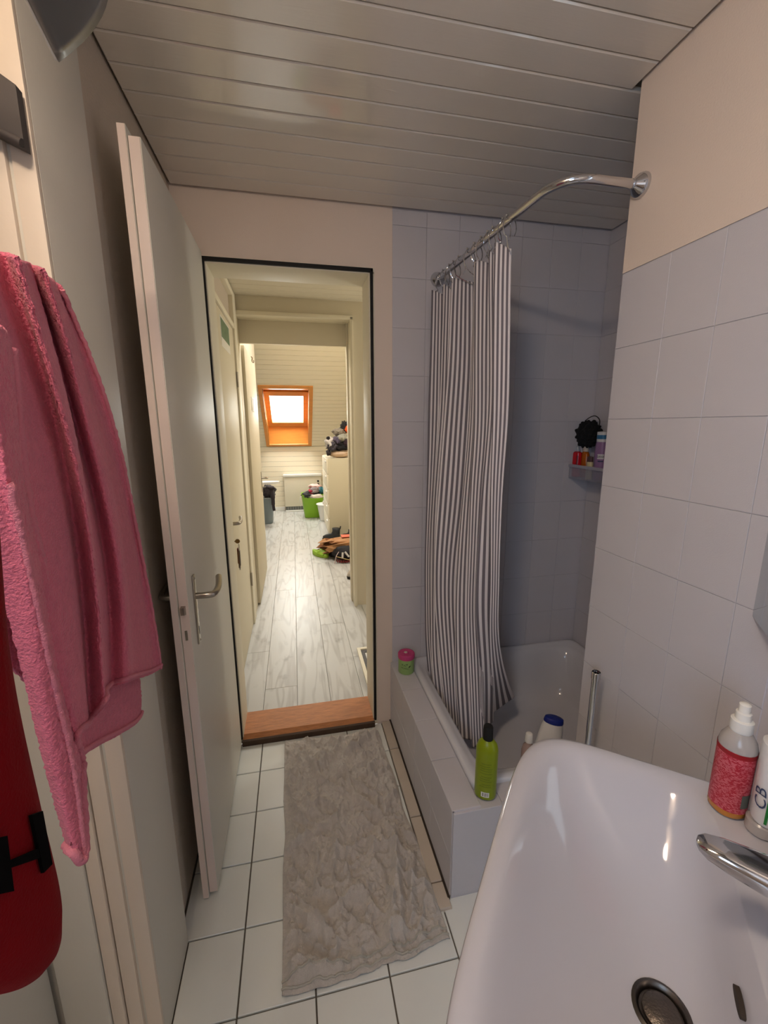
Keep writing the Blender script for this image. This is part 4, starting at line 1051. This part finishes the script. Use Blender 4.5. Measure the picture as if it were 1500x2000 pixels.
# small sign on the open door
sg = thing('door_sign', 'small white and grey picture card on the open attic door', 'sign', (-.331, 4.02, 1.65))
box('card', -.333, -.3285, 3.80, 4.26, 1.648, 1.762, M['white'], sg, .001)
box('picture', -.3285, -.3280, 3.90, 4.02, 1.655, 1.755, mat('sign_grey', (150, 130, 120), .5, var=.3, vscale=40), sg)
box('picture', -.3285, -.3280, 4.10, 4.24, 1.655, 1.755, mat('sign_red', (150, 96, 84), .5, var=.3, vscale=40), sg)
hk = thing('door_hook', 'small wire hook over the top of the open attic door', 'hook', (-.333, 4.05, 2.09))
tube('wire', smooth_path([(-.36, 4.10, 2.119), (-.329, 4.10, 2.120), (-.329, 4.10, 2.085), (-.315, 4.08, 2.07), (-.31, 4.02, 2.08)], 5), .004, M['brass'], hk, 6)
# convector heater
ht = thing('heater', 'flat white convector heater under the roof window', 'heater', (.12, 7.53, .06))
box('body', -.195, .445, 7.47, 7.585, .13, .655, M['hallpaint'], ht, .006)
box('top_grille', -.205, .455, 7.455, 7.588, .655, .695, M['white'], ht, .006)
box('base_vent', -.18, .43, 7.478, 7.585, .065, .13, mat('vent_grey', (128, 128, 122), .6), ht, .002)
for k in range(14): box('vent_slat', -.175+k*.043, -.155+k*.043, 7.474, 7.479, .072, .124, mat('slat_grey', (96, 96, 92), .6), ht)
box('base_rail', -.19, .44, 7.44, 7.588, HF+.001, .064, M['white'], ht, .004)
for z in (.568, .514): lathe('knob', [(.017, 0), (.017, .012), (.013, .016)], (.39, 7.47, z), M['dark'], ht, R=rx(PI/2), seg=16)
# bin with jacket
def tapered(name, cx, cy, z0, z1, a0, b0, a1, b1, n, mt, parent, wall=.006, dip=0):
    def rr(a, b, z, dipf=0):
        out = []
        for (x, y, _) in rrect(cx, cy, a, b, n, z, 48):
            out.append((x, y, z-dipf*max(0, 1-abs(x-cx)/(a*.6))**1 if dipf else z))
        return out
    rings = [rr(a0*.96, b0*.96, z0), rr(a0, b0, z0+.01), rr(a1, b1, z1-.012, dip), rr(a1+.006, b1+.006, z1-.006, dip), rr(a1, b1, z1, dip), rr(a1-wall, b1-wall, z1-.004, dip), rr(a0-wall, b0-wall, z0+.02)]
    V, F = loft(rings); return mesh(name, V, F, mt, parent, True)
bn = thing('laundry_bin', 'tall grey bin beside the attic door at the far left', 'bin', (-.60, 6.7, HF))
tapered('shell', -.56, 6.72, HF+.001, .445, .19, .17, .215, .19, 5, mat('bin_grey', (128, 138, 140), .45), bn)
tapered('rim', -.56, 6.72, .43, .452, .217, .192, .22, .195, 5, mat('bin_rim', (150, 156, 156), .4), bn)
ir = thing('ironing_board', 'pale board top above the grey bin at the far left', 'board', (-.55, 6.85, HF))
V, F = loft([[(x, 6.80+dy, z+.0*x) for dy, z in ((-.10*s, .640), (.10*s, .640), (.10*s, .668), (-.10*s, .668))] for x, s in ((-.95, 1), (-.45, 1), (-.34, .8), (-.27, .45), (-.245, .1))])
mesh('board', V, F, M['white'], ir)
for sgn in (-1, 1):
    tube('leg', [(-.92, 6.975*1+.0*sgn, HF+.008), (-.92, 6.88, .642)] if sgn > 0 else [(-.82, 6.975, HF+.008), (-.82, 6.88, .642)], .008, M['steel'], ir, 8)
jk = thing('dark_jacket', 'dark jacket hanging over the grey bin with one sleeve down', 'jacket', (-.40, 6.6, .25))
M['dkcloth'] = mat('dark_cloth', (52, 44, 46), .9, bump=.6, bscale=60, sheen=.2)
blob('body', (-.41, 6.60, .545), (.115, .10, .10), M['dkcloth'], 3, .3, parent=jk)
tube('sleeve', smooth_path([(-.36, 6.56, .56), (-.345, 6.50, .46), (-.345, 6.495, .36), (-.335, 6.49, .26)], 6), [.035]*7+[.028]*6+[.022]*6, M['dkcloth'], jk, 12)
blob('collar', (-.37, 6.54, .61), (.05, .05, .025), mat('jacket_fold', (70, 62, 64), .9), 5, .3, parent=jk)
# green basket with laundry
gbk = thing('laundry_basket', 'lime green flexible tub filled with laundry under the heater', 'basket', (.27, 6.99, HF))
tapered('tub', .268, 6.99, HF+.001, .43, .145, .135, .185, .165, 4.5, mat('lime_tub', (140, 190, 44), .45), gbk, dip=.085)
def cloth(name, label, c, r, rgb, seed, zmin=None, amp=.4, var=.1, group=None, R=None, fs=1.6):
    m_ = mat('cloth_%d_%d_%d' % rgb, rgb, .9, bump=.4, bscale=80, var=var, vscale=40)
    o = blob(name, c, r, m_, seed, amp, 4, fs, zmin=zmin, R=R)
    return tag(o, label, 'clothing', group)
GL = 'laundry in the green tub'
cloth('shirt', 'dark grey garment at the left of the green laundry tub', (.175, 6.90, .425), (.085, .09, .05), (62, 60, 62), 1, group=GL)
cloth('shirt', 'red garment in the middle of the green laundry tub', (.235, 6.93, .465), (.06, .07, .04), (168, 44, 66), 2, group=GL)
cloth('shirt', 'grey patterned garment heaped on the green laundry tub', (.305, 6.95, .48), (.095, .09, .055), (150, 138, 138), 3, var=.6, group=GL)
cloth('shirt', 'pale pink garment on top of the green laundry tub', (.315, 7.03, .535), (.10, .09, .04), (232, 190, 182), 4, group=GL)
cloth('shirt', 'teal garment at the right of the green laundry tub', (.405, 6.95, .475), (.05, .08, .06), (50, 104, 112), 5, group=GL)
cloth('shirt', 'white garment hanging over the front rim of the green laundry tub', (.315, 6.84, .40), (.12, .035, .035), (226, 214, 202), 6, group=GL)
cloth('shirt', 'black garment low inside the green laundry tub', (.33, 6.97, .415), (.11, .08, .05), (30, 28, 32), 7, group=GL)
ss = thing('white_strap', 'thin white strap dangling off the left of the green laundry tub', 'strap', (.08, 6.94, .25))
tube('band', smooth_path([(.11, 6.90, .42), (.07, 6.90, .39), (.055, 6.90, .32), (.075, 6.90, .27), (.06, 6.90, .235)], 6), .009, M['white'], ss, 8, flat=.5)
wbk = thing('white_basket', 'white bucket partly hidden behind the dresser', 'basket', (.44, 6.66, HF))
tapered('bucket', .452, 6.66, HF+.001, .30, .095, .095, .13, .13, 2.2, M['white'], wbk)
tapered('rim', .452, 6.66, .285, .308, .133, .133, .142, .142, 2.2, M['white'], wbk)
cloth('sock', 'white cloth in the white bucket', (.46, 6.63, .33), (.055, .05, .05), (226, 220, 214), 8)
# dresser with drawers facing left
dr = thing('dresser', 'tall pale chest of drawers seen from its side in the attic room', 'dresser', (.68, 5.97, HF))
M['dress'] = mat('dresser_paint', (214, 204, 176), .5)
box('body', .425, .98, 5.57, 6.36, HF+.001, 1.10, M['dress'], dr, .004)
for k in range(5):
    z0 = .10+k*.2
    f_ = box('drawer', .405, .426, 5.565, 6.365, z0, z0+.192, M['halltrim'], dr, .003)
    box('handle', .392, .406, 5.60, 5.70, z0+.15, z0+.165, M['white'], f_, .002)
# clothes on the dresser
DT = 1.1005
GD = 'clothes heaped on the dresser'
cloth('pillow', 'folded cream blanket at the bottom of the dresser heap', (.61, 5.74, 1.155), (.16, .13, .055), (224, 194, 166), 11, DT, .18, .04, GD)
cloth('trousers', 'black trousers spread over the cream blanket on the dresser', (.62, 5.74, 1.255), (.19, .12, .065), (24, 23, 27), 12, 1.10, .35, .1, GD)
cloth('shirt', 'white and black printed shirt at the left of the dresser heap', (.475, 5.70, 1.30), (.065, .09, .075), (214, 206, 200), 13, 1.12, .5, .1, GD)
cloth('shirt', 'dark garment edge hanging at the lower left of the dresser heap', (.445, 5.69, 1.17), (.03, .06, .045), (58, 50, 52), 14, DT, .4, .1, GD)
cloth('shirt', 'charcoal patterned shirt draped over the left of the dresser heap', (.505, 5.66, 1.262), (.075, .06, .062), (74, 70, 80), 15, 1.12, .5, .5, GD)
cloth('shirt', 'black square cap poking out at the left of the dresser heap', (.452, 5.69, 1.355), (.026, .03, .03), (38, 30, 30), 16, None, .2, .05, GD)
cloth('shirt', 'purple grey top crumpled in the middle of the dresser heap', (.56, 5.66, 1.335), (.06, .05, .05), (92, 84, 104), 17, None, .5, .3, GD)
cloth('shirt', 'light grey top in the upper middle of the dresser heap', (.635, 5.68, 1.365), (.07, .06, .055), (168, 166, 152), 18, None, .4, .1, GD)
cloth('shirt', 'beige grey jumper near the top of the dresser heap', (.595, 5.74, 1.44), (.085, .07, .05), (152, 142, 128), 19, None, .45, .1, GD)
cloth('jacket', 'black jacket at the top right of the dresser heap', (.70, 5.76, 1.50), (.075, .07, .085), (44, 40, 40), 20, None, .4, .1, GD)
cloth('jacket', 'bright orange garment at the top right of the dresser heap', (.722, 5.69, 1.475), (.04, .03, .06), (255, 104, 44), 21, None, .4, .05, GD)
cloth('shirt', 'dark maroon shirt at the right of the dresser heap', (.70, 5.64, 1.30), (.055, .03, .05), (52, 36, 46), 22, None, .4, .2, GD)
# boots behind the paper bag
def boot(c, yaw, label, hgt=.17):
    t = thing('boot', label, 'boot', c, 'boots by the dresser')
    R = rz(yaw); c = np.array(c)
    m_ = mat('boot_black', (40, 42, 44), .5, bump=.3, bscale=100)
    rings = []
    for z, cx, a, b in ((.02, .05, .13, .045), (.05, .05, .125, .045), (.075, .03, .10, .043), (.095, -.01, .06, .042), (.13, -.02, .052, .042), (hgt, -.02, .055, .044)):
        rings.append([c+R@np.array([cx+a*math.cos(2*PI*k/24), b*math.sin(2*PI*k/24), z]) for k in range(24)])
    V, F = loft(rings); mesh('upper', V, F, m_, t, True)
    rings = [[c+R@np.array([.05+.135*math.cos(2*PI*k/24), .048*math.sin(2*PI*k/24), z]) for k in range(24)] for z in (.001, .02)]
    V, F = loft(rings); mesh('sole', V, F, M['black'], t)
    V, F = tubedata([c+R@np.array([-.075, 0, hgt-.01]), c+R@np.array([-.085, 0, hgt+.03])], .008, 8); mesh('pull_tab', V, F, m_, t, True)
boot((.475, 5.38, HF), 2.6, 'black ankle boot standing by the dresser, nearer its front edge')
boot((.68, 5.33, HF), 2.3, 'black ankle boot standing by the dresser, further along its side', .15)
# dark bag with red pattern, supports the paper bag
sb2 = thing('patterned_bag', 'dark bag with red and cream zigzag pattern under the paper bag', 'bag', (.50, 4.52, HF))
G = []
m_b = mat('bag_dark', (26, 22, 26), .8, bump=.4, bscale=60)
blob('body', (.505, 4.58, HF+.075), (.135, .15, .075), m_b, 31, .15, zmin=HF+.001, parent=sb2)
m_r = mat('bag_red', (128, 26, 34), .7); m_c = mat('bag_cream', (206, 180, 120), .7); m_w = mat('bag_white', (214, 208, 204), .6)
def bagpt(u, z): 
    x = .395+u*.21; y = 4.44-.035*math.sin(u*PI); return np.array([x, y, z])
for k in range(9):
    u = .05+k*.1
    V = [bagpt(u, HF+.012), bagpt(u+.07, HF+.012), bagpt(u+.035, HF+.045)]; V = V+[v+np.array([0, .03, .004]) for v in V]
    mesh('pattern_patch', V, [[0, 1, 2], [5, 4, 3], [0, 3, 4, 1], [1, 4, 5, 2], [2, 5, 3, 0]], m_r, sb2)
tube('trim_cord', [bagpt(u, HF+.055+.02*math.cos(u*PI*1.1)) for u in np.linspace(0, 1, 14)], .004, m_c, sb2, 6)
for a, b_ in ((((.47, 4.42, .165)), (.465, 4.405, .105)), ((.495, 4.42, .17), (.535, 4.405, .115))):
    tube('strap_end', [a, b_], .011, m_w, sb2, 8)
tube('handle_cord', smooth_path([(.43, 4.45, .165), (.40, 4.42, .13), (.385, 4.415, .08), (.378, 4.41, HF+.006)], 5), .004, mat('cord_pink', (206, 180, 176), .7), sb2, 6)
# paper bag lying on top
pbg = thing('paper_bag', 'crumpled brown paper bag lying with its open end to the left', 'bag', (.48, 4.82, .12))
rings = []
ax_ = np.array([.93, .37, 0]); sd_ = np.array([-.37, .93, 0]); o_ = np.array([.30, 4.70, .16])
rnd = random.Random(5)
for k, (t, hh, wy) in enumerate(((-.02, .068, .125), (.03, .062, .12), (.08, .064, .125), (.14, .058, .12), (.24, .066, .13), (.36, .07, .13), (.46, .062, .12))):
    ring = []
    for j in range(26):
        a = 2*PI*j/26; c, s_ = math.cos(a), math.sin(a)
        cr_ = .034 if k == 0 else (.024 if k < 4 else .008)
        n_ = rnd.uniform(-1, 1)*cr_
        p = o_+ax_*(t+(2.0 if k == 0 else .4)*n_)+sd_*(wy*math.copysign(abs(c)**.6, c)+c*n_)+np.array([0, 0, hh*math.copysign(abs(s_)**.6, s_)+s_*n_*.6])
        p[2] = max(p[2], .085); ring.append(p)
    rings.append(ring)
V, F = loft(rings, False, True)
mesh('paper', V, F, mat('kraft_paper', (190, 140, 96), .8, var=.12, vscale=20), pbg)
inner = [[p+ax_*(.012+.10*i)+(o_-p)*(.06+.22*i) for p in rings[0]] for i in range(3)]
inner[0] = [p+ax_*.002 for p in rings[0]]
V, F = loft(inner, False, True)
mesh('inner_paper', V, [f[::-1] for f in F], mat('kraft_inside_shade', (140, 92, 60), .9), pbg)  # darker brown puts the shade inside the bag mouth into the colour
box('red_print', .50, .66, 4.78, 4.90, .2385, .2415, mat('print_red', (236, 120, 92), .7), pbg)
cloth('shoe', 'dark trainer squeezed under the open end of the paper bag', (.40, 4.72, HF+.04), (.075, .09, .042), (36, 34, 36), 33, HF+.001, .3, .1)
# green slipper
q0 = np.array([.245, 4.75, HF]); R = rz(math.radians(-52))
sp = thing('slipper', 'lime green slide slipper on the grey hall floor', 'slipper', q0)
def foot_ring(s, z, g=0):
    out = []
    for k in range(36):
        a = 2*PI*k/36; x = .135*math.cos(a); w_ = .046+.008*math.cos(a)-.004*math.cos(2*a)
        out.append(q0+R@np.array([x*s, w_*math.sin(a)*s, z+g*(.5-.5*math.cos(a))]))
    return out
M['lime2'] = mat('lime_foam', (156, 196, 62), .6)
V, F = loft([foot_ring(.93, .001), foot_ring(.98, .006), foot_ring(1, .022, .01), foot_ring(.98, .042, .014), foot_ring(.90, .044, .014), foot_ring(.80, .034, .012)])
mesh('sole', V, F, M['lime2'], sp, True)
G = []
for i in range(13):
    a = PI*i/12; row = []
    for x in np.linspace(.0, .10, 8):
        w_ = .050-.003*(x/.1)
        row.append(q0+R@np.array([x, -w_*math.cos(a), .030+.048*math.sin(a)*(1-.45*(x/.1))]))
    G.append(row)
V, F = grid(G, .006); mesh('strap', V, F, M['lime2'], sp, True)
# white trainer peeping out
q1 = np.array([.58, 3.95, HF]); R1 = rz(math.radians(190))
tn2 = thing('trainer', 'white and dark trainer peeping out behind the door jamb', 'shoe', q1)
def shoe_ring(s, z, top=1.0):
    return [q1+R1@np.array([.13*math.cos(2*PI*k/28)*s*top, .048*math.sin(2*PI*k/28)*s, z]) for k in range(28)]
V, F = loft([shoe_ring(.97, .001), shoe_ring(1, .03)]); mesh('sole', V, F, M['black'], tn2, True, autos=40)
V, F = loft([shoe_ring(.99, .03), shoe_ring(.95, .055), shoe_ring(.80, .085), shoe_ring(.5, .10)]); mesh('upper', V, F, M['strip'], tn2, True)
# white framed tray at the right of the hall
ty = thing('floor_tray', 'white framed tray with dark grey edge on the hall floor', 'tray', (.60, 2.36, HF))
x0, x1, y0, y1 = .352, .80, 2.13, 2.575
box('base', x0, x1, y0, y1, HF+.001, HF+.006, M['white'], ty)
for a in ((x0, x0+.022, y0, y1), (x1-.022, x1, y0, y1), (x0+.022, x1-.022, y0, y0+.022), (x0+.022, x1-.022, y1-.022, y1)):
    box('border', a[0], a[1], a[2], a[3], HF+.006, HF+.020, M['halltrim'], ty, .003)
for a in ((x0+.024, x0+.046, y0+.024, y1-.024), (x0+.046, x1-.03, y1-.052, y1-.024)):
    box('grey_edge', a[0], a[1], a[2], a[3], HF+.0062, HF+.012, mat('tray_grey', (96, 94, 94), .7, var=.4, vscale=80), ty)
# warm ceiling lamp of the bathroom, behind the camera
cl_ = thing('ceiling_lamp', 'round warm ceiling lamp of the bathroom behind the camera', 'lamp', (-.30, .08, HC-.07))
lathe('base', [(.11, 0), (.11, .02)], (-.30, .08, HC-.010), M['white'], cl_)
em = bpy.data.materials.new('lamp_diffuser'); em.use_nodes = True
b = em.node_tree.nodes['Principled BSDF']; b.inputs['Emission Color'].default_value = (1, .80, .61, 1); b.inputs['Emission Strength'].default_value = 90
lathe('diffuser', [(.02, -.055), (.07, -.05), (.10, -.03), (.108, 0)], (-.30, .08, HC-.010), em, cl_, cap1=False)
